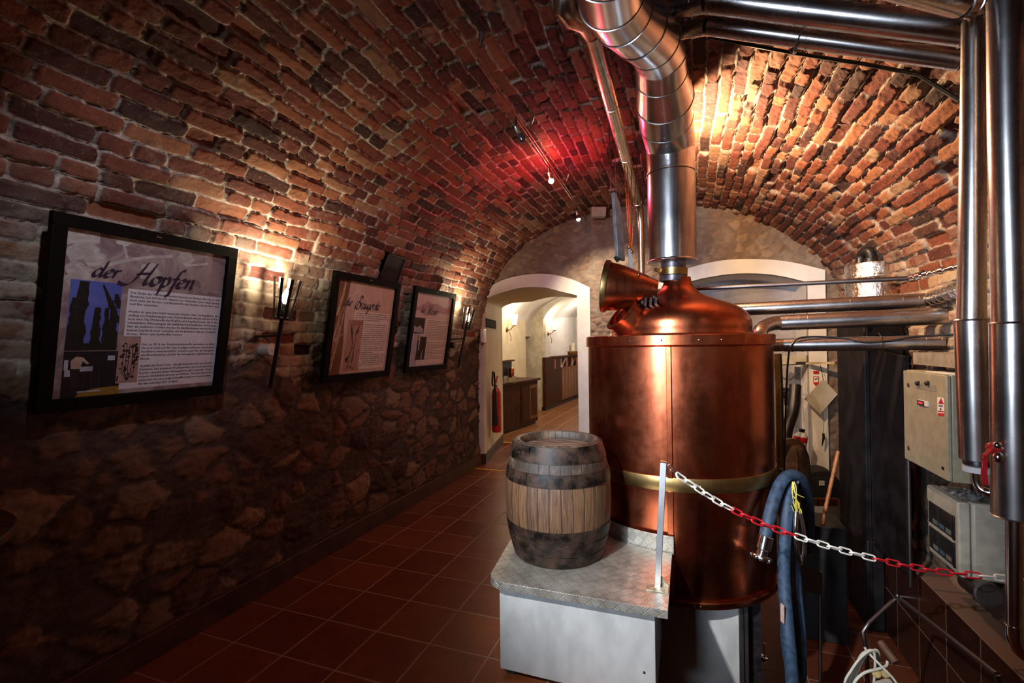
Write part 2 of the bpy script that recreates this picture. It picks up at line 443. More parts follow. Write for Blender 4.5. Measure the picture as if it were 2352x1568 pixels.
# ---------------------------------------------------------------- shell
PIT = -.56
PROF = [(-2.575,0),(-2.575,.7),(-2.57,1.3),(-2.55,1.7),(-2.50,2.0),(-2.405,2.28),(-2.24,2.54),(-2.03,2.76),(-1.77,2.935),(-1.46,3.065),
        (-1.1,3.155),(-.8,3.19),(-.5,3.195),(-.2,3.175),(.1,3.125),(.34,3.07),(.6,2.97),(.85,2.83),(1.09,2.66),(1.29,2.47),(1.425,2.26),(1.50,2.0),(1.525,1.6),(1.51,.8),(1.50,0),(1.50,PIT)]
def profile(ds):
    P = crom([(x, 0, z) for x, z in PROF], 24)
    L = [0]
    for a, b in zip(P, P[1:]): L.append(L[-1]+(b-a).length)
    n = int(L[-1]/ds); s = np.linspace(0, L[-1], n+1)
    return s, np.interp(s, L, [p.x for p in P]), np.interp(s, L, [p.z for p in P])
def grid_mesh(name, mats, X, UV, H, keep=None, flip=False):
    """X: (a, b, 3) points; UV: (a, b, 2); H: (a, b) height attribute"""
    a, b = X.shape[:2]; idx = np.arange(a*b).reshape(a, b)
    q = np.stack([idx[:-1, :-1], idx[:-1, 1:], idx[1:, 1:], idx[1:, :-1]], -1).reshape(-1, 4)
    if flip: q = q[:, ::-1]
    if keep is not None: q = q[keep.reshape(-1)]
    me = bpy.data.meshes.new(name); co = X.reshape(-1, 3)
    me.vertices.add(len(co)); me.vertices.foreach_set('co', co.astype(np.float32).ravel())
    me.loops.add(q.size); me.loops.foreach_set('vertex_index', q.ravel().astype(np.int32))
    me.polygons.add(len(q)); me.polygons.foreach_set('loop_start', (np.arange(len(q))*4).astype(np.int32))
    me.update(calc_edges=True)
    uvl = me.uv_layers.new(name='wall'); uvl.data.foreach_set('uv', UV.reshape(-1, 2)[q.ravel()].astype(np.float32).ravel())
    at_ = me.attributes.new('hgt', 'FLOAT', 'POINT'); at_.data.foreach_set('value', H.reshape(-1).astype(np.float32))
    me.polygons.foreach_set('use_smooth', np.ones(len(q), dtype=bool)); me.validate()
    if keep is not None:
        bm = bmesh.new(); bm.from_mesh(me)
        bmesh.ops.delete(bm, geom=[v for v in bm.verts if not v.link_faces], context='VERTS'); bm.to_mesh(me); bm.free()
    return link(name, me, mats)
sv, px_, pz_ = profile(.0095)
yv = np.concatenate([np.arange(-2.0, .3, .05), np.arange(.3, 5.735, .0105)])
def masonry_strip(name, mask):
    i = np.nonzero(mask)[0]; i = np.arange(max(i[0]-0, 0), min(i[-1]+2, len(sv)))
    S_, Y_ = np.meshgrid(sv[i], yv, indexing='ij')
    Xp = np.repeat(px_[i][:, None], len(yv), 1); Zp = np.repeat(pz_[i][:, None], len(yv), 1)
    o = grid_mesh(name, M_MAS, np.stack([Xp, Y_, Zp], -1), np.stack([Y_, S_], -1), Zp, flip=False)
    return tag(o, kind='structure')
half = len(sv)//2; ar = np.arange(len(sv))
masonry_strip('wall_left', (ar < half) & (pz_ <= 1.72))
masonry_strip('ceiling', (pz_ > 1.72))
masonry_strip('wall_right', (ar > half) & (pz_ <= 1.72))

def inside(poly, x, z):
    r = np.zeros(x.shape, bool); n = len(poly)
    for i in range(n):
        (x1, z1), (x2, z2) = poly[i], poly[(i+1) % n]
        c = ((z1 > z) != (z2 > z)) & (x < (x2-x1)*(z-z1)/(z2-z1+1e-12)+x1); r ^= c
    return r
YE = 5.72
D_OUT = [(-2.62,-.01),(-2.62,2.0),(-2.55,2.16),(-2.30,2.37),(-1.95,2.446),(-1.62,2.44),(-1.33,2.365),(-1.085,2.244),(-1.085,-.01)]
D_IN = [(-2.50,-.01),(-2.50,2.09),(-2.46,2.17),(-2.25,2.232),(-1.95,2.287),(-1.66,2.272),(-1.44,2.212),(-1.245,2.157),(-1.24,-.01)]
N_OUT = [(-.30,PIT),(-.30,2.25),(-.1,2.36),(.2,2.44),(.5,2.468),(.85,2.44),(1.1,2.385),(1.36,2.295),(1.37,PIT)]
N_IN = [(-.13,PIT),(-.13,2.16),(.04,2.245),(.3,2.295),(.55,2.31),(.8,2.29),(1.0,2.245),(1.2,2.178),(1.205,PIT)]
def smooth_arch(p):
    q = crom([(x, 0, z) for x, z in p[1:-1]], 5); return [p[0]]+[(v.x, v.z) for v in q]+[p[-1]]
D_OUT, D_IN, N_OUT, N_IN = map(smooth_arch, (D_OUT, D_IN, N_OUT, N_IN))
def shrink(p, k):
    cx = sum(a for a, _ in p)/len(p); cz = 1.0
    return [(x+(cx-x)/abs(cx-x+1e-9)*k if abs(cx-x) > .3 else x, z-k*.6 if z > 1.5 else z) for x, z in p]
xs = np.arange(-2.75, 1.62, .014); zs = np.arange(PIT, 3.26, .014)
ZZ, XX = np.meshgrid(zs, xs, indexing='ij')
cx, cz = (XX[:-1, :-1]+.007), (ZZ[:-1, :-1]+.007)
keep = ~(inside(shrink(D_OUT, .03), cx, cz) | inside(shrink(N_OUT, .03), cx, cz))
o = grid_mesh('wall_back', M_END, np.stack([XX, np.full_like(XX, YE+.03), ZZ], -1), np.stack([XX, ZZ], -1), ZZ, keep=keep, flip=False)
tag(o, kind='structure')
def surround(name, outp, inp, y0=YE-.012, th=.08):
    n = len(outp); b = MB()
    r = [[Vector((x, y0+th, z)) for x, z in outp], [Vector((x, y0, z)) for x, z in outp], [Vector((x, y0, z)) for x, z in inp], [Vector((x, y0+th, z)) for x, z in inp]]
    b.loft(r); o = b.build(name, M_WHITE, smooth=30); return tag(o, kind='structure')
surround('trim_1', D_OUT, D_IN); surround('trim_2', N_OUT, N_IN)
# doorway passage, its left cheek splayed outwards
def passage(name, prof, y0, y1, m_, dx0=0, dx1=0):
    mid = sum(x for x, _ in prof)/len(prof); b = MB()
    k = 6; rings = []
    for i in range(k+1):
        t = i/k; rings.append([Vector((x+(dx0*t if x < mid-.35 else dx1*t if x > mid+.35 else 0), y0+(y1-y0)*t, z)) for x, z in prof])
    b.loft(rings); return tag(b.build(name, m_, smooth=40), kind='structure')
passage('wall_passage', D_IN, YE-.01, 7.05, M_CREAM, -.27, .25)
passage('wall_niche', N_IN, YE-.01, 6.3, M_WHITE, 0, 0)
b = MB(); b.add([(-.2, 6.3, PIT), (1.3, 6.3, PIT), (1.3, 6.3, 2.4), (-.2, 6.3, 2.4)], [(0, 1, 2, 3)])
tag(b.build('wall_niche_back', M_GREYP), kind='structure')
# floors
b = MB()
b.add([(-2.62,-2,0),(1.5,-2,0),(1.5,1.95,0),(-2.62,1.95,0)], [(0,1,2,3)])
b.add([(-2.62,1.95,0),(-.2,1.95,0),(-.2,YE+.05,0),(-2.62,YE+.05,0)], [(0,1,2,3)])
b.add([(-2.9,YE+.05,0),(-1.0,YE+.05,0),(-1.0,7.05,0),(-2.9,7.05,0)], [(0,1,2,3)])
o = b.build('floor', M_FLOOR, fix=False); tag(o, kind='structure')
b = MB(); b.add([(-4.5,7.05,0),(.6,7.05,0),(.6,16,0),(-4.5,16,0)], [(0,1,2,3)]); tag(b.build('floor_back_room', M_FLOOR2, fix=False), kind='structure')
b = MB()
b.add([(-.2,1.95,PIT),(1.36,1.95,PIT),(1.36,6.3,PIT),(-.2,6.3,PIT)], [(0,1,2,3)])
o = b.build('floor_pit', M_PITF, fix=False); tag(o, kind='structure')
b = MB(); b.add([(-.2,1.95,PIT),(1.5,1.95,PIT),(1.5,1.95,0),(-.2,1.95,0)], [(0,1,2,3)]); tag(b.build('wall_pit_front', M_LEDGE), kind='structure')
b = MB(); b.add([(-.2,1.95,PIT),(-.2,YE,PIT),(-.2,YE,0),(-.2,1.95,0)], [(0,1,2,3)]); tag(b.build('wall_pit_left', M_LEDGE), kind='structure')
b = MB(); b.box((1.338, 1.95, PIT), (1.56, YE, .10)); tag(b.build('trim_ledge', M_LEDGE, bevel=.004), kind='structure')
# skirting tiles
b = MB(); b.box((-2.60, -2, 0), (-2.528, YE-.012, .135)); b.box((-2.60, YE-.03, 0), (-2.495, YE+.0, .135))
b.obox((-2.495-.135+.0, (YE+7.05)/2, .0675), (1, -.205, 0), (-.2, 1.0, 0), (0, 0, 1), .012, .665, .0675)
tag(b.build('baseboard_left', M_BASEB, bevel=.003), kind='structure')
# wall behind the camera, with an opening added for the soft light
b = MB()
for (x0, x1, z0, z1) in ((-2.65,-1.93,0,3.3),(-1.07,1.6,0,3.3),(-1.93,-1.07,0,1.35),(-1.93,-1.07,2.75,3.3)): b.box((x0,-2.1,z0),(x1,-2.0,z1))
tag(b.build('wall_front', M_CREAM), kind='structure')
# back room: left wall, rough recess, wall with the second sconce, far wall, vault
b = MB(); b.box((-3.75, 7.0, 0), (-3.45, 10.3, 3.3)); tag(b.build('wall_back_room_left', M_CREAM), kind='structure')
b = MB(); b.box((-4.2, 6.95, 0), (-2.76, 7.06, 3.3)); b.box((-1.0, 6.95, 0), (.6, 7.06, 3.3)); b.box((-2.9, 6.95, 2.3), (-.9, 7.06, 3.3)); b.box((.5, 7.0, 0), (.6, 16, 3.3)); tag(b.build('wall_back_room_front', M_CREAM), kind='structure')
b = MB(); b.box((-4.2, 10.82, 0), (-3.18, 11.0, 3.2)); tag(b.build('wall_recess', M_ROUGHP), kind='structure')
b = MB()
b.prism([(10.85, 0), (16, 0), (16, 3.2), (10.85, 3.2)], (-3.676, 0, 0), (.045, 1, 0), (0, 0, 1), (-1, 0, 0), .25)
tag(b.build('wall_back_room_side', M_WHITE), kind='structure')
arc = [(-3.2+0, 0), (-2.99, 0), (-2.99, 1.5), (-2.93, 2.05), (-2.80, 2.42), (-2.62, 2.7), (-2.45, 2.85), (.6, 2.85), (.6, 3.3), (-3.2, 3.3)]
b = MB(); b.prism(arc, (0, 13.9, 0), (1, 0, 0), (0, 0, 1), (0, 1, 0), .5); tag(b.build('wall_far_arch', M_WHITE, smooth=0), kind='structure')
b = MB(); b.prism([(-3.2, 0), (-2.70, 0), (-2.70, 1.7), (-2.62, 2.05), (-2.60, 3.2), (-3.2, 3.2)], (0, 15.2, 0), (1, 0, 0), (0, 0, 1), (0, 1, 0), .3)
b.box((-2.45, 15.2, 0), (.6, 15.5, 3.2)); tag(b.build('wall_far', M_WHITE, smooth=0), kind='structure')
b = MB(); b.box((-3.2, 15.9, 0), (.6, 16, 3.3)); tag(b.build('wall_far_end', M_CREAM), kind='structure')
b = MB(); n = 28; rings = []
for y in (7.0, 10.83, 10.84, 16.0):
    xl = -3.5 if y < 10.835 else -3.25
    zc, hh = (1.75, 1.12)
    rings.append([Vector(((xl+.5)/2-math.cos(math.pi*i/n)*(.5-xl)/2, y, zc+math.sin(math.pi*i/n)**.75*hh)) for i in range(n+1)])
b.loft(rings); tag(b.build('ceiling_back_room', M_WHITE, smooth=40), kind='structure')
# ---------------------------------------------------------------- copper brew kettle
KX, KY, KR = -.064, 3.2, .55
ket = thing('brew_kettle', 'large copper brew kettle with domed top standing in the sunken floor beside the barrel', 'kettle', (KX, KY, PIT))
K0 = (KX, KY, 0)
b = MB(); b.lathe([(KR-.06,.185),(KR-.004,.185),(KR,.20),(KR,.80),(KR,1.555),(KR-.03,1.565)], K0, n=128); b.build('body', M_COP, ket, 30)
b = MB(); b.lathe([(KR-.02,.172),(KR+.012,.172),(KR+.016,.18),(KR+.016,.202),(KR+.011,.21),(KR-.01,.21)], K0, n=128); b.build('bottom_rim', M_COP, ket, 30)
b = MB(); b.lathe([(KR-.01,.772),(KR+.006,.772),(KR+.008,.776),(KR+.008,.842),(KR+.006,.846),(KR-.01,.846)], K0, n=128); tag(b.build('middle_band', M_BRASS, ket, 30), 'aged brass band around the kettle')
b = MB(); b.lathe([(KR-.13,1.607),(KR+.002,1.607),(KR+.012,1.602),(KR+.012,1.55),(KR+.004,1.541),(KR-.01,1.541)], K0, n=128)
b.lathe([(KR+.010,1.548),(KR+.018,1.546),(KR+.010,1.541)], K0, n=128); b.build('top_rim', M_COP, ket, 30)
# lap seam and rivets, facing the camera
def kp(az, r, z): return Vector((KX+r*math.sin(az), KY-r*math.cos(az), z))
AZ = math.radians(-2.5)
def vstrip(az, z0, z1, w, t, name):
    b = MB(); n = Vector((math.sin(az), -math.cos(az), 0)); tx = Vector((math.cos(az), math.sin(az), 0))
    b.obox(kp(az, KR+t/2, (z0+z1)/2), tx, n, (0, 0, 1), w/2, t/2+.004, (z1-z0)/2); return b.build(name, M_COP, ket, 30, .002)
vstrip(AZ, .845, 1.541, .026, .008, 'seam_strip'); vstrip(AZ, .21, .775, .030, .008, 'seam_strip')
def rivet(p, n, r=.005):
    b = MB(); b.lathe([(r, 0), (r*.9, r*.5), (r*.5, r*.85), (0.0, r)], p, n, 12); o = b.build('rivet', M_CHROME, ket, 60); return o
for az, zs_ in ((AZ, (.24,.36,.47,.60,.70,.88,1.06,1.25,1.38,1.50)),):
    for z in zs_: rivet(kp(az, KR+.008, z), (math.sin(az), -math.cos(az), 0), .0045)
for dz in (-24, -21.5, -6, 13, 25): rivet(kp(math.radians(dz), KR+.012, 1.575), (math.sin(math.radians(dz)), -math.cos(math.radians(dz)), 0))
for dz in (9.5, 13): rivet(kp(math.radians(dz), KR+.008, .81), (math.sin(math.radians(dz)), -math.cos(math.radians(dz)), 0), .006)
for dz in (9, 12): rivet(kp(math.radians(dz), KR+.016, .19), (math.sin(math.radians(dz)), -math.cos(math.radians(dz)), 0), .004)
# dome
dome = [(.45,1.600),(.434,1.604),(.425,1.615),(.423,1.635),(.424,1.665),(.418,1.70),(.400,1.735),(.365,1.768),(.31,1.797),(.25,1.82),(.195,1.842),(.15,1.865),(.115,1.893),(.093,1.925),(.083,1.955),(.080,1.975)]
dm = crom([(r, 0, z) for r, z in dome], 4)
DX = KX+.018
b = MB(); b.lathe([(p.x, p.z) for p in dm], (DX, KY, 0), n=112); b.build('dome', M_COP, ket, 60)
M_LEADG = mat('leaden_grey_pipe', (.16, .13, .15), .4, .8, var=.4, scale=18)
b = MB(); b.lathe([(.074,1.955),(.077,1.96),(.077,2.10),(.07,2.10)], (KX-.006, KY, 0), n=48); b.build('neck', M_LEADG, ket, 30)
b = MB(); b.lathe([(.078,-.024),(.087,-.022),(.088,.021),(.079,.023)], (KX-.006, KY, 2.014), (.05, 0, 1), n=48)
b.beam((KX-.085, KY-.02, 2.02), (KX-.12, KY-.035, 2.035), .022, .02); tag(b.build('neck_clamp', M_BRASS, ket, 30), 'brass clamp around the neck')
b = MB(); b.lathe([(.078,-.018),(.089,-.016),(.090,.016),(.079,.019)], (KX-.004, KY, 1.967), (.07, 0, 1), n=48); b.build('hose_clip', M_LEADG, ket, 30)
# manhole collar and its open lid
HA = at(1506, 668, d=2.84); HB = at(1387, 657, d=2.93)
ax = (HB-HA).normalized(); L = (HB-HA).length
b = MB(); b.lathe([(.062,-.01),(.066,.0),(.104,.10),(.136,.20),(.153,L-.012),(.147,L-.012),(.130,.20),(.098,.10),(.058,.01),(0,.008)], HA, ax, 72)
hatch = b.build('hatch_lid', M_COP, ket, 40)
b = MB(); b.lathe([(.150,L-.03),(.158,L-.03),(.161,L-.02),(.161,L),(.153,L+.004),(.145,L),(.145,L-.02)], HA, ax, 72); tag(b.build('hatch_rim', M_BRASS, hatch, 40), 'brass rim of the lid')
b = MB(); b.sphere(HA+ax*.12+Vector((0,0,.075))-CF*.085, .011, 10); b.build('hatch_knob', M_BRASS, hatch, 60)
hp = at(1452, 738, d=2.88)
b = MB(); b.lathe([(.118,-.06),(.118,.075),(.128,.078),(.128,.088),(.10,.088)], hp, (-CR*.75+Vector((0,0,.62))-CF*.1), 64); b.build('manhole_collar', M_COP, ket, 40)
b = MB(); hg = at(1494, 690, d=2.80)
for k in (-1, 0, 1): b.beam(hg+CR*.03*k-Vector((0,0,.03)), hg+CR*.03*k+Vector((0,0,.02))-CF*.02, .014, .03)
b.cyl(hg-CR*.05, hg+CR*.05, .009, 12); b.sphere(hg+CR*.02+Vector((0,0,.018))-CF*.01, .014, 8); b.sphere(hg-CR*.045-Vector((0,0,.012)), .016, 8); b.build('hatch_hinge', M_BLACK, ket, 40)
# lever with counterweight bar standing up from the lid
p0, p1 = at(1413, 590, d=2.80), at(1404, 443, d=2.80)
b = MB()
fx = (CR*.80+CF*.6).normalized(); ay = (p1-p0).normalized(); az_ = fx.cross(ay)
hh = (p1-p0).length
b.prism([(0,0),(.062,-.02),(.060,hh*.65),(.048,hh*.86),(.010,hh),(0,hh)], p0, fx, ay, az_, .022)
b.build('lid_lever', mat('bluish_grey_bar', (.20, .21, .23), .45, .5), ket, 20, .0015)
b = MB(); b.beam(p0+ay*.004, at(1421, 600, d=2.80), .014, .022); b.build('lever_bracket', M_BLACK, ket)
# short gauge stubs on the rim by the dome
b = MB(); q = at(1416, 762, d=2.98); b.cyl(q-Vector((0,0,.01)), q+Vector((0,0,.05)), .006, 10); b.cyl(q+Vector((.016,0,-.01)), q+Vector((.016,0,.045)), .004, 10); b.build('gauge_stub', M_CHROME, ket)
# square sheet-metal foot of the kettle
M_BASE = mat('scratched_pale_metal', (.44, .43, .41), .55, .25, var=.12, scale=9, stretch=(1, 1, .35), bmp=.05)
b = MB(); b.box((-.195, 2.78, PIT), (.245, 3.6, .18)); b.build('foot_panel', M_BASE, ket, 30, .004)
b = MB(); b.box((.246, 2.785, PIT), (.268, 2.83, .165)); b.box((.27, 2.80, PIT), (.292, 2.86, .165)); b.build('foot_edge', M_DSTEEL, ket, 30, .003)
b = MB(); b.box((-.26, 2.87, PIT), (.36, 3.62, .176)); b.build('foot_core', M_BLACK, ket)
b = MB(); q = at(1756, 1500, d=2.75); b.cyl(q-Vector((0,0,.03)), q+Vector((0,0,.06)), .004, 10); b.lathe([(.0,-.04),(.02,-.04),(.024,-.03),(.02,-.02),(.006,-.018)], q, n=20); b.beam(q-CR*.01-Vector((0,0,.03)), q+CF*.35-Vector((0,0,.03))-CR*.25, .03, .03); b.build('drain_valve', M_CHROME, ket)

# ---------------------------------------------------------------- flue pipe above the kettle
def ringed(b, P, R, rings, r=.0035):
    for i in rings:
        t = (P[min(i+1, len(P)-1)]-P[max(i-1, 0)]).normalized()
        b.lathe([(R[i]-.001,-r*1.4),(R[i]+r,-r),(R[i]+r,r),(R[i]-.001,r*1.4)], P[i], t, 56)
flue = thing('flue_pipe', 'wide stainless flue pipe rising from the kettle neck and bending left under the vault', 'flue pipe', (KX, KY, 2.07))
FX = KX-.012
b = MB(); b.lathe([(.06,2.072),(.146,2.072),(.153,2.076),(.155,2.082),(.152,2.088),(.1475,2.09),(.1475,2.634),(.10,2.634)], (FX, KY, 0), n=80); b.build('flue_section', M_FLUE, flue, 30)
b = MB(); b.lathe([(.10,2.636),(.149,2.636),(.1535,2.639),(.1535,2.647),(.149,2.650),(.1475,2.652),(.1475,2.80),(.09,2.80)], (FX, KY, 0), n=80); b.build('flue_section', M_FLUE, flue, 30)
FP = [Vector((FX, KY, 2.79)), Vector((FX-.002, KY-.02, 2.83)), at(1529, 276, d=2.83), at(1526, 228, d=2.66), at(1519, 172, d=2.48), at(1516, 126, d=2.34)]
FR = [.1465, .150, .153, .155, .128, .124]
b = MB(); b.tube(FP[:3], FR[:3], 72, caps=False); ringed(b, FP, FR, [0]); b.build('flue_section', M_FLUE, flue, 40)
b = MB(); b.tube(FP[2:4], [.1535, .155], 72, caps=False); ringed(b, FP, FR, [2]); b.build('flue_section', M_FLUE, flue, 40)
b = MB(); b.tube(FP[3:6], FR[3:6], 72, caps=False); ringed(b, FP, FR, [3, 4, 5]); b.build('reducer', M_FLUE, flue, 40)
EP = [FP[5], at(1500, 93, d=2.20), at(1466, 62, d=2.03), at(1430, 29, d=1.90), at(1405, -12, d=1.78), at(1392, -90, d=1.58), at(1386, -260, d=1.25)]
ER = [.124, .124, .125, .125, .125, .125, .125]
b = MB(); b.tube(EP[:5], ER[:5], 64, caps=False); ringed(b, EP, ER, [1, 2, 3]); b.build('elbow', M_FLUE, flue, 12)
b = MB(); b.tube(EP[4:], ER[4:], 64); ringed(b, EP, ER, [4, 5]); b.build('flue_section', M_FLUE, flue, 40)
sp0, sp1 = at(1478, 44, d=1.935), at(1472, -45, d=1.80)
b = MB(); b.cyl(sp0+CF*.05, sp1, .027, 32); b.build('branch_pipe', M_DSTEEL, flue)
b = MB(); t = (sp1-sp0).normalized(); b.lathe([(.027,-.004),(.054,-.004),(.056,.0),(.054,.004),(.027,.006)], sp0+t*.012, t, 40); b.build('branch_collar', M_FLUE, flue)
for k in range(7):
    a = 2*math.pi*k/7; x, y, z = frame_z(t); b = MB(); b.sphere(sp0+t*.016+(x*math.cos(a)+y*math.sin(a))*.047, .004, 6); b.build('collar_screw', M_CHROME, flue, 60)
for (px, py, d_) in ((1526, 283, 2.64), (1526, 318, 2.72), (1530, 358, 2.875), (1530, 388, 2.875)):
    b = MB(); b.sphere(at(px, py, d=d_), .0045, 6); b.build('flue_screw', M_CHROME, flue, 60)

# ---------------------------------------------------------------- service platform
PZ, TK = .425, .035
def checker():
    mt, t, b, _ = newmat('five_bar_checker_plate')
    P = objco(t); x, y, z = sep(t, P)
    a = (x+y+z)*.7071/.042; c = (y-x+z)*.7071/.042
    fa, fc = a.fract(), c.fract(); par = ((a.floor()+c.floor())*.5).fract().gt(.25)
    s1 = (fa*5.0).fract(); s2 = (fc*5.0).fract()
    st = mixf(t, (s1-.5).abs(), (s2-.5).abs(), par)
    inn = fa.step(.04, .10)*(1.0-fa).step(.04, .10)*fc.step(.04, .10)*(1.0-fc).step(.04, .10)
    h = (1.0-st.step(.10, .30))*inn
    n = noise(t, P, 9, 5, .65)
    c_ = mixc(t, mixc(t, (.30, .26, .20), (.50, .465, .40), n.step(.3, .7)), (.80, .79, .76), h*(.55+n*.5))
    c_ = mixc(t, c_, (.30, .24, .16), noise(t, P, 5.5, 5, .7).step(.55, .75)*.7)
    put(t, b.inputs['Base Color'], c_); b.inputs['Metallic'].default_value = .75
    put(t, b.inputs['Roughness'], n*.2+.33); bump(t, b, h+n*.2, 1.0, .008); return mt
M_CHK = checker()
M_PANEL = mat('scuffed_sheet_aluminium', (.60, .60, .58), .50, .5, var=.13, scale=7, col2=(.45, .45, .44), stretch=(1, 1, .5), bmp=.05)
plat = thing('service_platform', 'checker plate service platform on a sheet aluminium front, carrying the barrel', 'platform', (-.5, 2.4, 0))
# outline of the top plate: rounded left corner, concave cut following the kettle at the back
o_ = [(-.085, 2.05)]
for k in range(7): a = math.pi*1.5-k*(math.pi/2)/6; o_.append((-.815+.085*math.cos(a), 2.135+.085*math.sin(a)))
o_[1:] = [(-.80, 2.045)]+[(-.815+.085*math.cos(a), 2.13+.085*math.sin(a)) for a in [math.pi*1.5-(k+.5)*(math.pi/2)/6 for k in range(6)]]
o_ += [(-.945, 2.50), (-.945, 2.72), (-.70, 3.0)]
arcp = [(KX+(KR+.035)*math.cos(a), KY+(KR+.035)*math.sin(a)) for a in [math.radians(197+(268-197)*k/14) for k in range(15)]]
o_ += arcp
o_ += [(-.083, 2.63)]
b = MB(); b.prism(o_, (0, 0, PZ), (1, 0, 0), (0, 1, 0), (0, 0, 1), TK); b.build('top_plate', M_CHK, plat, 30, .006)
b = MB(); ins = [(KX+(KR+.022)*math.cos(a), KY+(KR+.022)*math.sin(a)) for a in [math.radians(212+(269-212)*k/14) for k in range(15)]]
ous = [(KX+(KR+.028)*math.cos(a), KY+(KR+.028)*math.sin(a)) for a in [math.radians(212+(269-212)*k/14) for k in range(15)]]
b.prism(ous+ins[::-1], (0, 0, PZ+TK-.01), (1, 0, 0), (0, 1, 0), (0, 0, 1), .095); b.build('upstand', M_CHK, plat, 30, .002)
b = MB(); b.box((-.846, 2.09, .03), (-.139, 2.098, PZ)); fp = b.build('front_panel', M_PANEL, plat, 30, .002)
for (x, z) in ((-.186, .16), (-.19, .415)):
    b = MB(); b.lathe([(.006,0),(.005,.003),(0,.004)], (x, 2.09, z), (0,-1,0), 12); b.build('panel_screw', M_DSTEEL, fp, 60)
b = MB(); b.box((-.846, 2.10, .03), (-.838, 2.95, PZ)); b.build('side_panel', M_PANEL, plat, 30, .002)
b = MB(); b.box((-.147, 2.10, .03), (-.139, 2.60, PZ)); b.build('side_panel', M_DSTEEL, plat, 30, .002)
for (x, y) in ((-.80, 2.13), (-.18, 2.13), (-.80, 2.85), (-.21, 2.5)):
    b = MB(); b.box((x-.02, y-.02, 0), (x+.02, y+.02, PZ)); b.build('leg', M_BLACK, plat)

# ---------------------------------------------------------------- barrier post and plastic chain
PB = Vector((-.135, 2.235, PZ+TK)); PT = at(1524, 1061, y=2.225)
post = thing('barrier_post', 'square aluminium barrier post on the corner of the checker plate platform', 'post', PB)
b = MB(); b.beam(PB+Vector((0,0,.004)), PT, .027, .027, up=(0,1,0)); b.build('post_tube', M_ALU, post, 30, .002)
b = MB(); b.beam(PT-Vector((0,0,.001)), PT+Vector((.0005,0,.004)), .0275, .0275, up=(0,1,0)); tag(b.build('end_cap', M_BLACK, post), 'black end cap')
M_DIRTY = mat('dirty_aluminium_plate', (.40, .35, .25), .5, .5, var=.35, scale=30)
b = MB(); b.box((PB.x-.045, PB.y-.05, PB.z), (PB.x+.047, PB.y+.012, PB.z+.006)); b.prism([(0,0),(.04,0),(0,.05)], (PB.x+.012, PB.y+.005, PB.z+.006), (1,0,0), (0,0,1), (0,1,0), .005); b.build('foot_plate', M_DIRTY, post, 30, .001)
ey = PT+Vector((.02, -.004, -.02))
b = MB(); b.tube([ey+Vector((.012*math.cos(a)+.006, 0, .012*math.sin(a))) for a in [2*math.pi*k/16 for k in range(16)]], .0026, 8, closed=True); b.beam(PT-Vector((0,.004,.02)), ey-Vector((.004,0,0)), .005, .005); b.build('eye_bolt', M_CHROME, post, 60)
# the chain: from the eye bolt to the right wall
cpx = [(1541,1080,2.03),(1575,1103,2.07),(1660,1158,2.14),(1760,1206,2.19),(1870,1244,2.22),(1960,1270,2.24),(2050,1292,2.245),(2150,1311,2.24),(2260,1323,2.21),(2352,1331,2.17),(2400,1333,2.13)]
CP = crom([at(x, y, d=d_) for x, y, d_ in cpx], 40)
cl = [0]
for a, c in zip(CP, CP[1:]): cl.append(cl[-1]+(c-a).length)
def on_chain(s):
    i = int(np.searchsorted(cl, s)); i = min(max(i, 1), len(CP)-1); f = (s-cl[i-1])/(cl[i]-cl[i-1]); return CP[i-1].lerp(CP[i], f), (CP[i]-CP[i-1]).normalized()
chain = thing('barrier_chain', 'red and white plastic link chain hanging across from the aluminium post to the right wall', 'chain', on_chain(.04)[0])
LK, WK, WR = .068, .0245, .0042
def link_mesh(m_):
    b = MB(); h = LK/2-WK/2; pts = []
    for k in range(9): a = -math.pi/2+math.pi*k/8; pts.append((h+(WK/2)*math.cos(a), (WK/2)*math.sin(a), 0))
    for k in range(9): a = math.pi/2+math.pi*k/8; pts.append((-h+(WK/2)*math.cos(a), (WK/2)*math.sin(a), 0))
    b.tube(pts, WR, 8, closed=True); o = b.build('link', m_, chain, 60); return o
src = {}
M_CHW = mat('white_chain_plastic', (.72, .68, .60), .4, var=.06)
pitch = LK-2*WR-.001; s = .075; i = 0; step_ = LK-2*WR
hookp = on_chain(.06)[0]
b = MB(); b.tube([ey+Vector((.012,0,-.006)), ey.lerp(hookp, .4)+Vector((0,-.004,0)), hookp, on_chain(.085)[0]], .003, 8); tag(b.build('snap_hook', M_DSTEEL, chain, 60), 'thin steel hook')
seq = [('W', 6), ('R', 6), ('W', 7), ('R', 8), ('W', 20)]
cols = [c for c, n_ in seq for _ in range(n_)]
while s < cl[-1] and i < len(cols) and on_chain(s)[0].x < 1.45:
    p, t = on_chain(s); c = cols[i]
    if c not in src:
        o = link_mesh(M_CHW if c == 'W' else M_REDP); src[c] = o.data
        tag(o, 'white link' if c == 'W' else 'red link')
    else:
        o = bpy.data.objects.new('link', src[c]); C.objects.link(o); o.parent = chain; tag(o, 'white link' if c == 'W' else 'red link')
    # fold each link by a quarter turn
    upv = Vector((0, 0, 1)); x = t; y = upv.cross(x).normalized(); z = x.cross(y)
    tw = math.radians(62 if i % 2 == 0 else -28); y2 = y*math.cos(tw)+z*math.sin(tw); z2 = x.cross(y2)
    R = Matrix((x, y2, z2)).transposed().to_4x4(); R.translation = p-wloc(chain)
    # the mesh was built around the world origin minus the chain's place
    o.matrix_local = R @ Matrix.Translation(wloc(chain))
    s += step_; i += 1

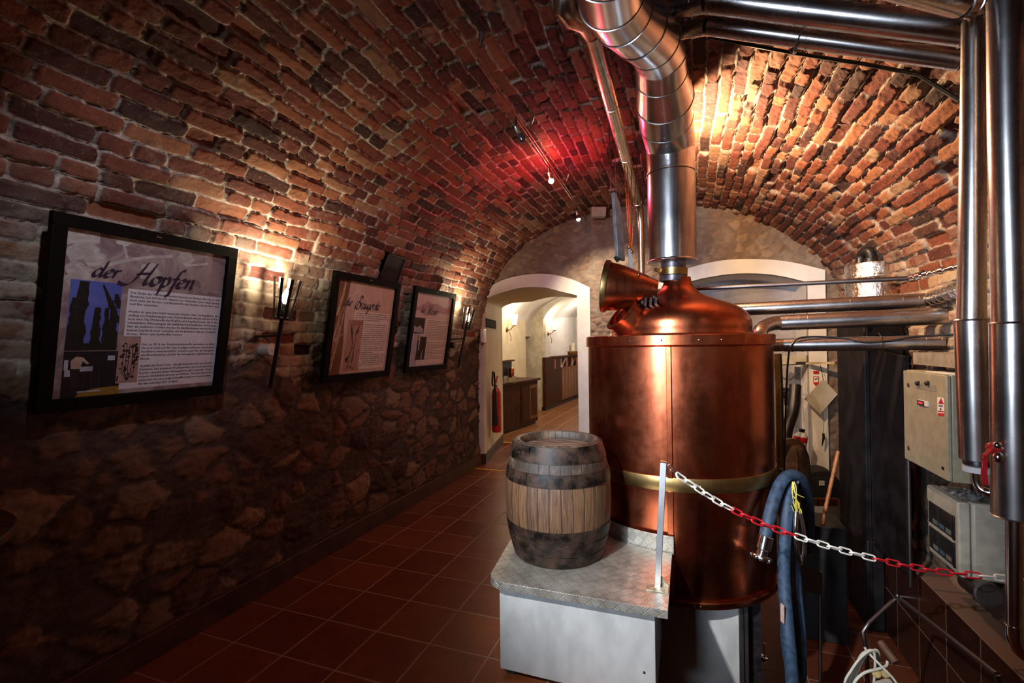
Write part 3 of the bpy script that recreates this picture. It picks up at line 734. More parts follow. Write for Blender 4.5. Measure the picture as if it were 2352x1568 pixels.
# ---------------------------------------------------------------- oak barrel
BX, BY, BZ = -.657, 2.475, PZ+TK
bar = thing('beer_barrel', 'old oak beer barrel with black iron hoops standing on the checker plate platform', 'barrel', (BX, BY, BZ))
BH = .60
def brad(z):
    t = (z/BH-.5)*2; return .281-.052*t*t+.0*t
def staves():
    mt, t, b, _ = newmat('weathered_oak_staves')
    P = objco(t); x, y, z = sep(t, P)
    ang = mth(t, 'ARCTAN2', y, x)
    k = ang*(15/math.pi/1.0); fr = k.fract(); r, _c = white(t, vec(t, k.floor(), 2.0, 5.0))
    n = noise(t, vec(t, ang*9, z*1.2, r*9), 5, 6, .7, .8); f = noise(t, vec(t, ang*40, z*9, 1.0), 3, 5, .7); bl = noise(t, vec(t, x, y, z), 7, 5, .65)
    c = mixc(t, (.034, .015, .007), (.150, .072, .030), (n*.95+r*.12).step(.34, .74))
    c = mixc(t, c, (.30, .22, .15), f.step(.60, .75)*.4)
    lo = (z-BH/2).abs()
    grime = (lo+(bl-.5)*.16).step(.10, .175)
    c = mixc(t, c, mixc(t, (.018, .011, .007), (.15, .095, .058), bl.step(.47, .74)), grime*.9)
    gap = fr.min(1.0-fr).step(.015, .05)
    c = mixc(t, (.018, .010, .006), c, gap)
    put(t, b.inputs['Base Color'], c); put(t, b.inputs['Roughness'], n*.25+.45); bump(t, b, gap*1.0+f*.35+n*.3, .6, .004); return mt
M_STAVE = staves()
M_HOOP = mat('black_hoop_iron', (.028, .015, .010), .52, .15, var=.5, scale=16, bmp=.25, rvar=.2, spec=.25)
prof = [(brad(0)-.03, 0), (brad(0), 0)]+[(brad(BH*i/24), BH*i/24) for i in range(1, 24)]+[(brad(BH)-.004, BH-.006), (brad(BH)-.012, BH), (brad(BH)-.030, BH-.004), (brad(BH)-.042, BH-.03), (brad(BH)-.040, BH-.045), (0, BH-.045)]
b = MB(); b.lathe(prof, (BX, BY, BZ), n=90); b.build('staves', M_STAVE, bar, 50)
b = MB(); b.lathe([(brad(BH)-.041, BH-.044), (0, BH-.043)], (BX, BY, BZ), n=64); b.build('barrel_head', mat('grimy_oak_head', (.13, .085, .055), .5, var=.5, scale=12, stretch=(1, 7, 1)), bar)
for (z0, z1) in ((.515, .592), (.405, .468), (.130, .192), (.066, .122), (.002, .060)):
    b = MB(); b.lathe([(brad(z0)-.002, z0), (brad(z0)+.004, z0), (brad((z0+z1)/2)+.005, (z0+z1)/2), (brad(z1)+.004, z1), (brad(z1)-.002, z1)], (BX, BY, BZ), n=90)
    hp = b.build('hoop', M_HOOP, bar, 40)
    if z0 > .3:
        a0 = math.radians(-112); zz = (z0+z1)/2; rr = brad(zz)+.005
        b = MB(); b.lathe([(rr-.001, z0+.001), (rr+.003, z0+.002), (rr+.003, z1-.002), (rr-.001, z1-.001)], (BX, BY, BZ), (0, 0, 1), 12, up=(0, 1, 0), a0=a0-.32, a1=a0+.06); b.build('hoop_lap', M_HOOP, hp, 30)
        for da in (-.24, -.13):
            a = a0+da; x, y, z = frame_z((0,0,1), (0,1,0)); d_ = x*math.cos(a)+y*math.sin(a); b = MB(); b.lathe([(.007,0),(.006,.003),(0,.005)], Vector((BX,BY,BZ+zz))+d_*(rr+.002), d_, 12); b.build('hoop_rivet', M_HOOP, hp, 60)
# ---------------------------------------------------------------- pipes
def seams(b, P, r, ts, rr=.003):
    """raised beads at fractions ts of the straight run P[0]-P[1]"""
    a, c = P; t = (c-a).normalized()
    for q in ts: b.lathe([(r-.0005,-rr*1.3),(r+rr,-rr),(r+rr,rr),(r-.0005,rr*1.3)], a.lerp(c, q), t, 40)
def run(name, label, segs, mat_, cat='pipe', group=None, base=None):
    """segs: list of (part name, points, radius, bead fractions)"""
    o = thing(name, label, cat, base or segs[0][1][0], group)
    for (pn, P, r, ts) in segs:
        b = MB(); b.tube(P, r, 40)
        rad = r if not isinstance(r, (list, tuple)) else r[0]
        if ts: seams(b, (P[0], P[-1]), rad, ts)
        b.build(pn, mat_, o, 40)
    return o
# long pipe under the crown of the vault
q0, q1, q2 = at(1300, 18, d=2.10), at(1345, 42, d=2.14), Vector((-.385, 2.16, 2.985))
far = Vector((-.44, 4.95, 2.985))
cr = run('crown_pipe', 'yellowish steel pipe running along under the vault crown behind the flue, then down', [
    ('pipe_run', [q2, far], .042, (.25, .55, .98)),
    ('elbow', [at(1318, -40, d=1.98), at(1302, -5, d=2.0), at(1300, 14, d=2.02), at(1316, 34, d=2.06), at(1344, 48, d=2.11), q2], [.058, .058, .058, .056, .050, .044], ()),
    ('drop_pipe', [far, far+Vector((.01, .06, -.06)), Vector((-.42, 5.03, 2.80)), Vector((-.415, 5.04, 1.2))], [.04, .04, .036, .036], ())], M_PIPEY)
# two insulated pipes crossing under the vault at the upper right
la, ra = at(1575, 62, d=2.16), at(2215, 138, d=1.73)
ja = at(1626, 60, d=2.12)
run('overhead_pipe', 'lower of the two steel-clad pipes crossing under the vault from the flue to the right', [
    ('pipe_run', [ja, ra], .0375, (.01, .445, .995)), ('elbow', [at(1560, 72, d=2.24), ja], .037, (.55,))], M_PIPE, group=None)
lb, rb = at(1575, 5, d=2.02), at(2225, 72, d=1.60)
jb = at(1628, 2, d=1.98)
run('overhead_pipe', 'upper of the two steel-clad pipes crossing under the vault from the flue to the right', [
    ('pipe_run', [jb, rb], .048, (.01, .40, .995)), ('elbow', [at(1560, 14, d=2.10), jb], .047, (.55,))], M_PIPE)
# hanger and the thin black conduit below them
h0 = at(1823, 117, d=1.90)
hg = thing('pipe_hanger', 'thin hanging rod and clip holding the two ceiling pipes, above the lit bricks', 'hanger', h0)
b = MB(); b.tube([at(1872, -8, d=1.86), at(1846, 60, d=1.86), at(1823, 115, d=1.88)], .003, 8); b.build('hanger_rod', M_DSTEEL, hg)
b = MB(); b.obox(h0, CR, CU, CF, .008, .012, .012); b.build('clip', M_CHROME, hg, 30, .002)
b = MB(); b.tube([at(1590, 78, d=2.45), at(1822, 122, d=2.2), at(1990, 148, d=2.05), at(2112, 172, d=1.96), at(2205, 232, d=1.85)], .0085, 12); b.tube([at(1822, 122, d=2.2), at(1823, 118, d=1.9)], .004, 8)
tag(b.build('conduit', M_BLACK), 'thin black conduit running under the two ceiling pipes at upper right', 'conduit')
# the two vertical clad pipes at the right edge
P1 = (2238, 1.53); P2 = (2326, 1.37)
def vpt(px, py, d_): return at(px, py, d=d_)
a0, a1, a2, a3 = vpt(2236, 40, 1.53), vpt(2235, 250, 1.53), vpt(2231, 735, 1.53), vpt(2240, 1054, 1.53)
e1 = thing('riser_pipe', 'left of the two upright steel-clad pipes at the right, ending above the red valve', 'pipe', a3)
b = MB(); b.tube([a0, a1, a2], [.0295, .032, .037], 40); b.build('upper_cladding', M_PIPEV, e1, 40)
b = MB(); b.tube([a2-Vector((0,0,-.004)), a3], [.0435, .040], 40); b.lathe([(.0425,-.004),(.0455,0),(.0425,.004)], a2, (0,0,1), 40); b.build('lower_cladding', M_PIPEV, e1, 40)
el = [at(2150, 12, d=1.43), at(2205, 14, d=1.46), at(2228, 10, d=1.50), at(2239, 30, d=1.525), a0]
b = MB(); b.tube(el[1:], .034, 36, caps=False)
for p, t in ((el[1], el[2]-el[1]), (el[2], el[3]-el[1]), (el[3], el[4]-el[2])): b.lathe([(.033,-.004),(.0375,-.003),(.0375,.003),(.033,.004)], p, t, 36)
b.build('elbow', M_PIPEV, e1, 40)
b = MB(); b.tube([at(2010, -40, d=1.34), el[1]], .033, 36); b.build('top_run', M_PIPE, e1, 40)
t0 = a3-Vector((0,0,.0))
b = MB(); b.lathe([(.020,-.02),(.036,-.022),(.036,-.040),(.020,-.042)], a3+Vector((.004,0,0)), (0,0,1), 36); b.build('union_nut', M_PLW, e1, 30); 
b = MB(); b.lathe([(.032,0),(.034,-.004),(.034,-.018),(.02,-.02)], a3+Vector((.004,0,0)), (0,0,1), 36); b.build('black_seal', M_BLACK, e1, 30)
b = MB(); b.tube(crom([at(2240, 1082, d=1.53), at(2242, 1105, d=1.53), at(2254, 1124, d=1.52), at(2280, 1132, d=1.5), at(2310, 1130, d=1.49)], 5), .013, 20); b.build('bent_pipe', M_CHROME, e1, 40)
c0, c1, c2 = vpt(2308, -20, 1.37), vpt(2323, 742, 1.37), vpt(2330, 1186, 1.37)
e2 = thing('riser_pipe', 'right of the two upright steel-clad pipes at the right edge, with a thin pipe below', 'pipe', c2)
b = MB(); b.tube([c0, vpt(2312, 300, 1.37), c1], [.0395, .041, .0425], 40); b.build('upper_cladding', M_PIPEV, e2, 40)
b = MB(); b.tube([c1, c2], [.0475, .0495], 40); b.lathe([(.046,-.004),(.0495,0),(.046,.004)], c1, (0,0,1), 40); b.lathe([(.048,-.003),(.0525,0),(.048,.003)], c2, (0,0,1), 40); b.build('lower_cladding', M_PIPEV, e2, 40)
b = MB(); b.tube([c2+Vector((0,0,.02)), at(2329, 1440, d=1.37)], .0185, 28); b.build('thin_pipe', M_CHROME, e2, 40)
b = MB(); b.tube(crom([at(2329, 1435, d=1.37), at(2331, 1466, d=1.37), at(2346, 1492, d=1.37), at(2375, 1512, d=1.38), at(2420, 1530, d=1.42)], 5), .021, 28); b.build('elbow', M_CHROME, e2, 40)
# red valve lever
v0 = at(2281, 1028, d=1.36)
va = thing('ball_valve', 'valve with a red lever between the two upright steel-clad pipes', 'valve', v0)
b = MB(); b.lathe([(0,-.012),(.012,-.012),(.016,-.006),(.016,.006),(.012,.012),(0,.012)], v0, CF, 24); b.tube([v0, at(2300, 1030, d=1.37)], .012, 20); b.build('valve_hub', M_RED, va, 40)
b = MB(); q = [at(2276, 1032, d=1.345), at(2262, 1046, d=1.34), at(2262, 1060, d=1.34), at(2260, 1085, d=1.34), at(2263, 1112, d=1.34)]
for i in range(4): b.beam(q[i], q[i+1]+(q[i+1]-q[i]).normalized()*.002, .012 if i < 2 else .013, .006)
b.build('lever', M_RED, va, 30, .001)
b = MB(); b.sphere(at(2292, 1050, d=1.34), .012, 10, sz=1.3); b.sphere(at(2290, 1022, d=1.34), .010, 8); b.build('valve_body', M_CHROME, va, 60)
# clad pipes behind the kettle on the right
YP = 3.75
d0, d1 = at(1668, 712, y=3.95), at(2125, 690, y=3.78)
run('brew_pipe', 'uppermost of the three clad pipes running right behind the kettle', [
    ('pipe_run', [d0, d1], .048, (.09, .11, .38, .66, .90, .97)),
    ('elbow', [d1, at(2150, 685, y=3.72), at(2176, 675, y=3.6), at(2235, 655, y=3.35)], .043, (.2, .3, .4, .55, .7))], M_PIPE)
f0, f1 = at(1792, 741, y=3.75), at(2240, 722, y=3.62)
run('brew_pipe', 'middle of the three clad pipes running right behind the kettle, with a pale bend', [
    ('pipe_run', [f0, f1], .054, (.04, .11, .16)),
    ('bend', crom([f0, at(1772, 743, y=3.72), at(1752, 752, y=3.66), at(1744, 768, y=3.6), at(1746, 790, y=3.6)], 4), .05, ())], M_PIPE)
g0, g1 = at(1800, 792, y=3.66), at(2168, 786, y=3.52)
gp = run('brew_pipe', 'lowest of the three clad pipes running right behind the kettle, capped at its end', [
    ('pipe_run', [g0, g1], .045, (.06, .13, .90, .985)),
    ('pale_stub', [at(1768, 793, y=3.66), g0], .043, ())], M_PIPE)
for o in gp.children:
    if o.name.startswith('pale_stub'): o.data.materials[0] = M_PIPEY
b = MB(); b.tube([at(1498, 668, y=3.9), at(2088, 639, y=3.6)], .0145, 20)
rl = b.build('rail_pipe', M_DSTEEL, None, 40); tag(rl, 'thin dark pipe crossing above the three clad pipes, in front of the arched niche', 'pipe')
hd = thing('pipe_valve', 'small steel valve fittings at the right end of the thin dark pipe', 'valve', at(2100, 636, y=3.6))
b = MB(); p, q = at(2088, 639, y=3.6), at(2215, 608, y=3.35); b.tube([p, q], .012, 16)
for f_, r in ((.08,.022),(.2,.024),(.35,.026),(.42,.02),(.62,.022),(.8,.018)): c_ = p.lerp(q, f_); b.cyl(c_-(q-p).normalized()*.012, c_+(q-p).normalized()*.012, r, 20)
b.build('fittings', M_CHROME, hd, 40)
b = MB(); b.tube([at(2105, 634, y=3.55), at(2120, 622, y=3.5), at(2140, 628, y=3.5)], .006, 10); b.build('valve_handle', M_IRON, hd)
b = MB(); b.tube([at(2050, 598, y=4.3), at(2215, 545, y=3.5)], .016, 16); tag(b.build('conduit', mat('grey_conduit', (.23, .21, .17), .5)), 'grey conduit climbing along the bricks above the foil-wrapped drum', 'conduit')
# cable draped over the lowest pipe
pts = [at(x, y, y=yy) for x, y, yy in ((1800, 1120, 3.58), (1806, 900, 3.58), (1810, 830, 3.58), (1815, 800, 3.58), (1832, 778, 3.6), (1870, 773, 3.6), (1930, 776, 3.58), (1985, 786, 3.53), (2040, 783, 3.51), (2100, 774, 3.49), (2160, 770, 3.46), (2230, 766, 3.4))]
b = MB(); b.tube(crom(pts, 6), .006, 10); tag(b.build('black_cable', M_BLACK), 'black cable draped over the lowest clad pipe and hanging down beside the kettle', 'cable')
b = MB(); p, q = at(2018, 783, y=3.50), at(2018, 783, y=3.50); b.tube([p+Vector((0,0,.05)), p-CF*.03+Vector((0,0,.02)), p-CF*.035-Vector((0,0,.03)), p-Vector((0,0,.06))], .0025, 8); tag(b.build('cable_tie', M_BLACK), 'black tie holding the cable to the lowest clad pipe', 'cable tie')
# ---------------------------------------------------------------- lettering
GL = {
 'd': (1.08, [[(.78,.85),(.42,1.0),(.06,.6),(.08,.12),(.38,.0),(.7,.45),(.82,.95)], [(.98,2.05),(.88,1.2),(.76,.35),(.88,.02),(1.1,.18)]]),
 'e': (.86, [[(.12,.48),(.5,.58),(.74,.85),(.5,1.02),(.16,.72),(.10,.25),(.40,.0),(.86,.25)]]),
 'r': (.78, [[(-.02,.6),(.22,1.02),(.2,.5),(.15,0)], [(.18,.5),(.42,.95),(.74,.98)]]),
 'H': (1.85, [[(.95,2.35),(.72,1.5),(.35,.4),(-.15,-.18),(-.75,-.12),(-.95,.12)], [(1.8,2.35),(1.55,1.4),(1.32,.4),(1.42,.0),(1.8,.2)], [(.3,1.0),(.9,1.12),(1.62,1.2)]]),
 'o': (.92, [[(.45,1.0),(.1,.75),(.08,.2),(.4,0),(.76,.3),(.78,.8),(.45,1.0)], [(.45,1.0),(.7,.88),(.95,.95)]]),
 'p': (.98, [[(-.02,.75),(.22,1.02),(.2,.3),(.12,-.95)], [(.2,.5),(.5,1.0),(.8,.78),(.78,.22),(.48,0),(.22,.15)]]),
 'f': (.68, [[(1.0,1.85),(.82,2.05),(.58,1.6),(.36,.2),(.22,-.95),(-.02,-.85)], [(.1,.95),(.78,.95)]]),
 'n': (1.02, [[(-.02,.75),(.2,1.02),(.2,.4),(.15,0)], [(.2,.45),(.52,1.0),(.76,.85),(.72,.3),(.82,.02),(1.05,.2)]]),
 'i': (.52, [[(-.02,.7),(.2,1.0),(.16,.3),(.28,.02),(.52,.2)], [(.26,1.42),(.33,1.52)]]),
 'B': (1.40, [[(.78,2.4),(.58,1.4),(.3,.3),(-.05,-.12),(-.35,.3),(-.1,1.2),(.2,1.6)], [(.3,1.8),(.75,2.42),(1.35,2.25),(1.2,1.55),(.7,1.25)], [(.7,1.25),(1.3,.95),(1.2,.2),(.65,-.08),(.2,.02)]]),
 'a': (1.04, [[(.78,.85),(.42,1.0),(.06,.55),(.1,.08),(.42,.05),(.72,.5),(.82,1.0)], [(.82,1.0),(.72,.4),(.84,.02),(1.06,.2)]]),
 'u': (1.04, [[(-.02,.75),(.2,1.0),(.12,.4),(.28,.02),(.6,.25),(.82,1.0)], [(.82,1.0),(.74,.4),(.86,.02),(1.06,.2)]]),
 'g': (.96, [[(.78,.85),(.42,1.0),(.06,.55),(.1,.08),(.42,.05),(.72,.5),(.82,1.0)], [(.82,1.0),(.7,.0),(.5,-.8),(.14,-.85),(.2,-.42),(.95,.15)]]),
 's': (.72, [[(.05,.25),(.5,1.05),(.66,.4),(.45,.0),(.1,.08)]]),
 't': (.62, [[(.45,1.75),(.28,.5),(.36,.02),(.66,.2)], [(.05,1.02),(.7,1.02)]]),
 'W': (2.0, [[(-.25,1.7),(.1,2.2),(.32,1.6),(.36,.25),(.42,.0),(.85,.9),(1.2,2.2)], [(1.2,2.2),(1.16,.4),(1.26,.0),(1.65,.9),(1.95,2.1),(2.3,2.2)]]),
}
def script_word(b, word, O, U, V, N, scale, x0, y0, slant=.30, mi=0, xs=1.0):
    """brush-script word: strokes drawn with a broad nib held at a slant"""
    x = x0; nib = Vector((math.cos(.75), math.sin(.75)))*.215
    for ch in word:
        adv, strokes = GL[ch]
        for st in strokes:
            pts = crom([(p[0], p[1], 0) for p in st], 7)
            n = len(pts); L_, R_ = [], []
            for i, p in enumerate(pts):
                tg = (pts[min(i+1, n-1)]-pts[max(i-1, 0)]).normalized(); nr = Vector((-tg.y, tg.x))
                off = nib if nib.dot(nr) > 0 else -nib
                off = off*.9+nr*.022
                k = min(1, .45+3*min(i, n-1-i)/n)
                for s_, Q in ((1, L_), (-1, R_)):
                    q = Vector((p.x, p.y))+off*(s_*k)
                    Q.append(O+U*(x+(q.x*xs+q.y*slant)*scale)+V*(y0+q.y*scale))
            b.add(L_+R_, [(i, i+1, n+i+1, n+i) for i in range(n-1)], mi)
        x += adv*scale*xs
    return x
def text_mesh(b, lines, O, U, V, size, mi=0):
    """printed lines; each (text, x, y, width or None): the line is fitted to its width"""
    for (txt, x, y, wd) in lines:
        cu = bpy.data.curves.new('t', 'FONT'); cu.body = txt; cu.size = size; cu.resolution_u = 1; cu.offset = size*.018
        o = bpy.data.objects.new('t', cu); C.objects.link(o); bpy.context.view_layer.update()
        me = bpy.data.meshes.new_from_object(o.evaluated_get(bpy.context.evaluated_depsgraph_get()))
        if len(me.vertices):
            xs_ = [v.co.x for v in me.vertices]; x1 = max(xs_); k = (wd/x1) if wd else 1.0
            b.add([O+U*(x+v.co.x*k)+V*(y+v.co.y) for v in me.vertices], [tuple(p.vertices) for p in me.polygons], mi)
        bpy.data.objects.remove(o); bpy.data.curves.remove(cu); bpy.data.meshes.remove(me)

# ---------------------------------------------------------------- posters
M_FRAME = mat('black_frame_wood', (.0025, .002, .002), .6, var=.25, spec=.12)
M_INK = mat('dark_violet_ink', (.018, .010, .035), .6, var=.1)
M_TXT = mat('grey_print', (.11, .10, .11), .7, var=.05)
M_TXTD = mat('dark_print', (.055, .05, .055), .7, var=.05)
M_SHEET = mat('white_text_panel', (.66, .65, .71), .55, var=.03)
M_SHEETW = mat('cream_text_panel', (.60, .52, .45), .55, var=.05)
TILT = .1625; XB = -2.50; PO = .82; PI_ = .72
def print_mat(name, stops, sc, stretch=(1, 1, 1), dist=1.5):
    mt, t, b, _ = newmat(name); q = sep(t, objco(t)); v = vec(t, q[0]*stretch[0], q[1]*stretch[1], q[2]*stretch[2])
    put(t, b.inputs['Base Color'], ramp(t, noise(t, v, sc, 4, .6, dist), stops)); b.inputs['Roughness'].default_value = .6; b.inputs['Specular IOR Level'].default_value = .15; return mt
def poster(y0, zb, label, art):
    O = Vector((XB+.012, y0, zb)); U = Vector((0, 1, 0)); V = Vector((math.sin(TILT), 0, math.cos(TILT))); N = U.cross(V)
    p = thing('framed_poster', label, 'poster', O, 'framed brewing posters on the left wall')
    def P(u, v, h=0): return O+U*(.05+u*PI_)+V*(.05+v*PI_)+N*h
    b = MB()
    for (u0, v0, u1, v1) in ((0, 0, PO, .052), (0, PO-.052, PO, PO), (0, .052, .052, PO-.052), (PO-.052, .052, PO, PO-.052)):
        b.obox(O+U*(u0+u1)/2+V*(v0+v1)/2+N*.012, U, V, N, (u1-u0)/2, (v1-v0)/2, .016)
    b.build('frame', M_FRAME, p, 30, .002)
    b = MB(); b.obox(O+U*PO/2+V*PO/2-N*.002, U, V, N, PO/2-.01, PO/2-.01, .006); b.build('backing_board', M_BLACKM, p)
    def flat(name, polys, mats, parent=p):
        """coplanar print areas: (polygon in 0..1, lift in tenths of a millimetre, material index)"""
        b = MB()
        for (poly, lift, mi) in polys: b.add([P(u, v, .0065+lift*1e-4) for u, v in poly], [tuple(range(len(poly)))], mi)
        o = b.build(name, mats, parent, 0, fix=False); return o
    b = MB(); b.beam(P(.47, 1.07, .01), P(.47, 1.035, .032), .008, .004, up=U); b.beam(P(.465, 1.037, .032), P(.495, 1.037, .032), .004, .004, up=N); b.beam(P(.47, 1.06, .008), P(.47, 1.06, -.10), .006, .006, up=U); b.build('hook', M_CHROME, p)
    art(p, P, flat, U, V, N)
    return p
def rect(u0, v0, u1, v1): return [(u0, v0), (u1, v0), (u1, v1), (u0, v1)]
def fan(cx, cy, r, n=14, k=.25, a0=0, sx=1, sy=1):
    return [(cx+r*sx*(1+k*math.cos(5*a))*math.cos(a+a0), cy+r*sy*(1+k*math.cos(5*a))*math.sin(a+a0)) for a in [2*math.pi*i/(n*3) for i in range(n*3)]]
def band(pts, w):
    q = [(Vector((x, y))) for x, y in pts]; l, r_ = [], []
    for i, p in enumerate(q):
        t = (q[min(i+1, len(q)-1)]-q[max(i-1, 0)]).normalized(); n = Vector((-t.y, t.x))*(w if not isinstance(w, list) else w[i]); l.append(tuple(p+n)); r_.append(tuple(p-n))
    return l+r_[::-1]
def art_hops(p, P, flat, U, V, N):
    R = random.Random(3)
    bg = print_mat('mauve_hop_print', [(0, (.13, .085, .095)), (.42, (.22, .155, .165)), (.6, (.36, .29, .285)), (1, (.50, .44, .42))], 6, dist=2.2)
    cone = print_mat('pale_hop_cone_print', [(0, (.24, .20, .20)), (.45, (.40, .36, .34)), (.7, (.56, .52, .50)), (1, (.62, .58, .55))], 14, (1, 1, 2.2), 1.5)
    leaf = print_mat('pink_leaf_print', [(0, (.26, .185, .195)), (.6, (.34, .26, .26)), (1, (.42, .34, .33))], 12)
    flat('print', [(rect(0, 0, 1, 1), 0, 0)], [bg])
    pl = []
    for i in range(16):
        x = .02+.14*R.random(); y = .70+.30*R.random()
        pl.append(([(x-.05, y), (x-.01, y-.055), (x+.055, y-.03), (x+.05, y+.03), (x, y+.045)], 1+i*.1, 0))
    pl = [([(min(max(u, 0), 1), min(max(v, 0), 1)) for u, v in q], l, m_) for q, l, m_ in pl]
    pl.append(([(min(u, 1.0), v) for u, v in fan(.89, .83, .105, k=.16, a0=.6, sy=1.15)], 3, 1))
    pl.append((band([(.20, .80), (.33, .86), (.48, .905), (.60, .93)], .010), 4, 0)); pl.append((band([(.33, .87), (.29, .98)], .007), 4, 0))
    pl.append((band([(.66, .97), (.64, .91), (.70, .88), (.86, .92)], .008), 4, 0))
    pl.append((fan(.70, .93, .05, k=.12), 3.5, 0)); pl.append((fan(.30, .97, .045, k=.1, sy=.6), 3.5, 0)); pl.append((fan(.47, .80, .06, k=.15), 3.2, 0)); pl.append((fan(.56, .74, .05, k=.15), 3.2, 0))
    pl.append((band([(.33, .60), (.335, .45), (.25, .36), (.345, .38)], .012), 3, 1))
    flat('hop_drawing', pl, [cone, leaf])
    flat('text_panel', [(rect(.352, .375, 1.0, .682), 6, 0), (rect(.456, .075, 1.0, .376), 6, 0), (rect(.352, .03, 1.0, .076), 6, 0)], [M_SHEET])
    sky = print_mat('blue_sky_photo', [(0, (.045, .055, .26)), (.5, (.09, .12, .42)), (1, (.24, .30, .62))], 2.2, dist=.4)
    vine = print_mat('dark_hop_vine_photo', [(0, (.004, .004, .006)), (.6, (.02, .018, .015)), (1, (.05, .045, .03))], 40)
    pl = [(rect(.05, .286, .318, .706), 7, 0)]
    def column(x0, y0, x1, y1, w0, w1, l):
        q = []; n = 12
        for s_ in (1, -1):
            rg = range(n+1) if s_ == 1 else range(n, -1, -1)
            for i in rg:
                t = i/n; w_ = (w0*(1-t)+w1*t)*(1+R.uniform(-.3, .3)); q.append((min(max(x0+(x1-x0)*t+s_*w_, .051), .317), min(y0+(y1-y0)*t, .705)))
        pl.append((q, l, 1))
    column(.100, .286, .118, .70, .036, .026, 8); column(.065, .30, .075, .60, .02, .012, 8.2); column(.20, .286, .195, .55, .032, .014, 8.4); column(.255, .286, .245, .55, .026, .010, 8.6)
    column(.30, .286, .27, .60, .03, .010, 8.8); column(.31, .46, .215, .69, .025, .006, 9.0); column(.31, .55, .29, .64, .02, .012, 9.1); pl.append((rect(.05, .286, .318, .33), 9.2, 1))
    flat('photo', pl, [sky, vine])
    dk = print_mat('dark_barn_photo', [(0, (.008, .007, .012)), (.6, (.022, .017, .018)), (1, (.05, .035, .02))], 9)
    gold = print_mat('golden_heap_photo', [(0, (.16, .09, .015)), (1, (.38, .24, .05))], 20); skin = mat('printed_cream_shirt', (.42, .33, .26), .6); pale = mat('printed_pale_window', (.42, .46, .58), .6)
    pl = [(rect(.05, 0, .352, .281), 7, 0), ([(.12, .0), (.352, .0), (.352, .055), (.22, .05), (.14, .03)], 8, 1), (rect(.275, .222, .315, .252), 8, 3), (rect(.055, .17, .075, .23), 8, 3), (rect(.06, .13, .09, .17), 8, 3), (rect(.135, .158, .20, .188), 8, 3),
          ([(.09, .175), (.135, .175), (.145, .22), (.17, .20), (.18, .206), (.145, .245), (.11, .25), (.085, .225)], 9, 2), ([(.11, .25), (.13, .25), (.132, .272), (.112, .274)], 9, 4), ([(.085, .175), (.135, .175), (.128, .06), (.095, .06)], 9, 4), (rect(.155, .07, .162, .16), 9, 4), (rect(.195, .05, .202, .16), 9, 4), (rect(.235, .05, .242, .16), 9, 4), (rect(.13, .03, .25, .038), 8.5, 3)]
    flat('photo', pl, [dk, gold, skin, pale, M_BLACK])
    pk = mat('pinkish_woodcut_paper', (.36, .235, .215), .6, var=.1); pl = [(rect(.33, .07, .457, .368), 8, 0)]
    for k in range(5):
        x = .36+.017*k; pl.append((band([(.393, .085), (x, .14), (x+R.uniform(-.006, .006), .24), (x, .325)], .0022), 9, 1))
    for k in range(46):
        x = R.uniform(.345, .445); y = R.uniform(.10 if abs(x-.395) < .03 else .15, .335); r_ = R.uniform(.005, .010)
        pl.append(([(x+r_*math.cos(a)*(1+.4*R.random()), y+r_*math.sin(a)) for a in [math.pi*i/4 for i in range(8)]], 9+k*.02, 1))
    pl.append((band([(.335, .08), (.34, .12)], .004), 9, 1))
    flat('woodcut', pl, [pk, M_BLACK])
    b = MB(); script_word(b, 'der', P(0, 0, .0078), U, V, N, .0505*PI_, .150*PI_, .735*PI_, xs=1.02); script_word(b, 'Hopfen', P(0, 0, .0078), U, V, N, .0635*PI_, .352*PI_, .716*PI_, xs=1.03); b.build('title_lettering', M_INK, p, 0, fix=False)
    L1 = ['Der Anteil des Hopfens (humulus lupulus) am fertigen Bier ist, je nach', 'Biersorte, mit 200 bis 500 Gramm pro Hektoliter zwar relativ gering,', 'doch ohne die Aroma- und Bitterstoffe des Hopfens würde Bier nicht', 'nach Bier schmecken.', None,
          'Hopfen ist eine dem Hanf verwandte Kletter- bzw. Schlingpflanze, die', 'entlang von Hopfenstangen oder Hopfendrähten wächst und bis zu 8 m', 'hoch wird. Die Wirkstoffe des Hopfens sind Lupulin-Körner, die in den', 'unbestäubten Blütenstängeln der weiblichen Hopfenpflanzen vorkommen.', 'Nur die weiblichen Dolden werden für das Bierbrauen verwendet. Die', 'kleinen Lupulin-Körner enthalten das Hopfenharz, das aus Hopfenöl,', 'Aroma-, Bitter- und Gerbstoffen besteht.']
    L2 = ['Nur ca. 30 % der Hopfeninhaltsstoffe verbleiben im Bier.', 'Sie sind nicht nur für den hopfigen, bitteren Geschmack', 'des Bieres verantwortlich, sondern auch für die Festigkeit', 'des Bierschaumes und für die biologische Haltbarkeit des', 'Bieres.', None, 'Qualität hat Ihren Preis – das gilt besonders für den Hopfen.', 'Zwischen den einzelnen Hopfensorten und auch zwischen', 'Hopfen verschiedener Anbaugebiete gibt es große Unter-', 'schiede hinsichtlich Aroma und Bittere. Für jede Biersorte', 'verwenden wir eine ausgesuchte Mischung von Hopfensorten,', 'die das jeweilige Bier prägen.']
    ln = []
    for i, s_ in enumerate(L1):
        if s_: ln.append((s_, .366*PI_, (.652-i*.0243)*PI_, (.617 if len(s_) > 45 else .0145*len(s_)*.62)*PI_))
    for i, s_ in enumerate(L2):
        if s_: ln.append((s_, .463*PI_, (.316-i*.0241)*PI_, (.517 if len(s_) > 45 else .0145*len(s_)*.62)*PI_))
    b = MB(); text_mesh(b, ln, P(0, 0, .0078), U, V, .0145); b.build('printed_text', M_TXTD, p, 0, fix=False)
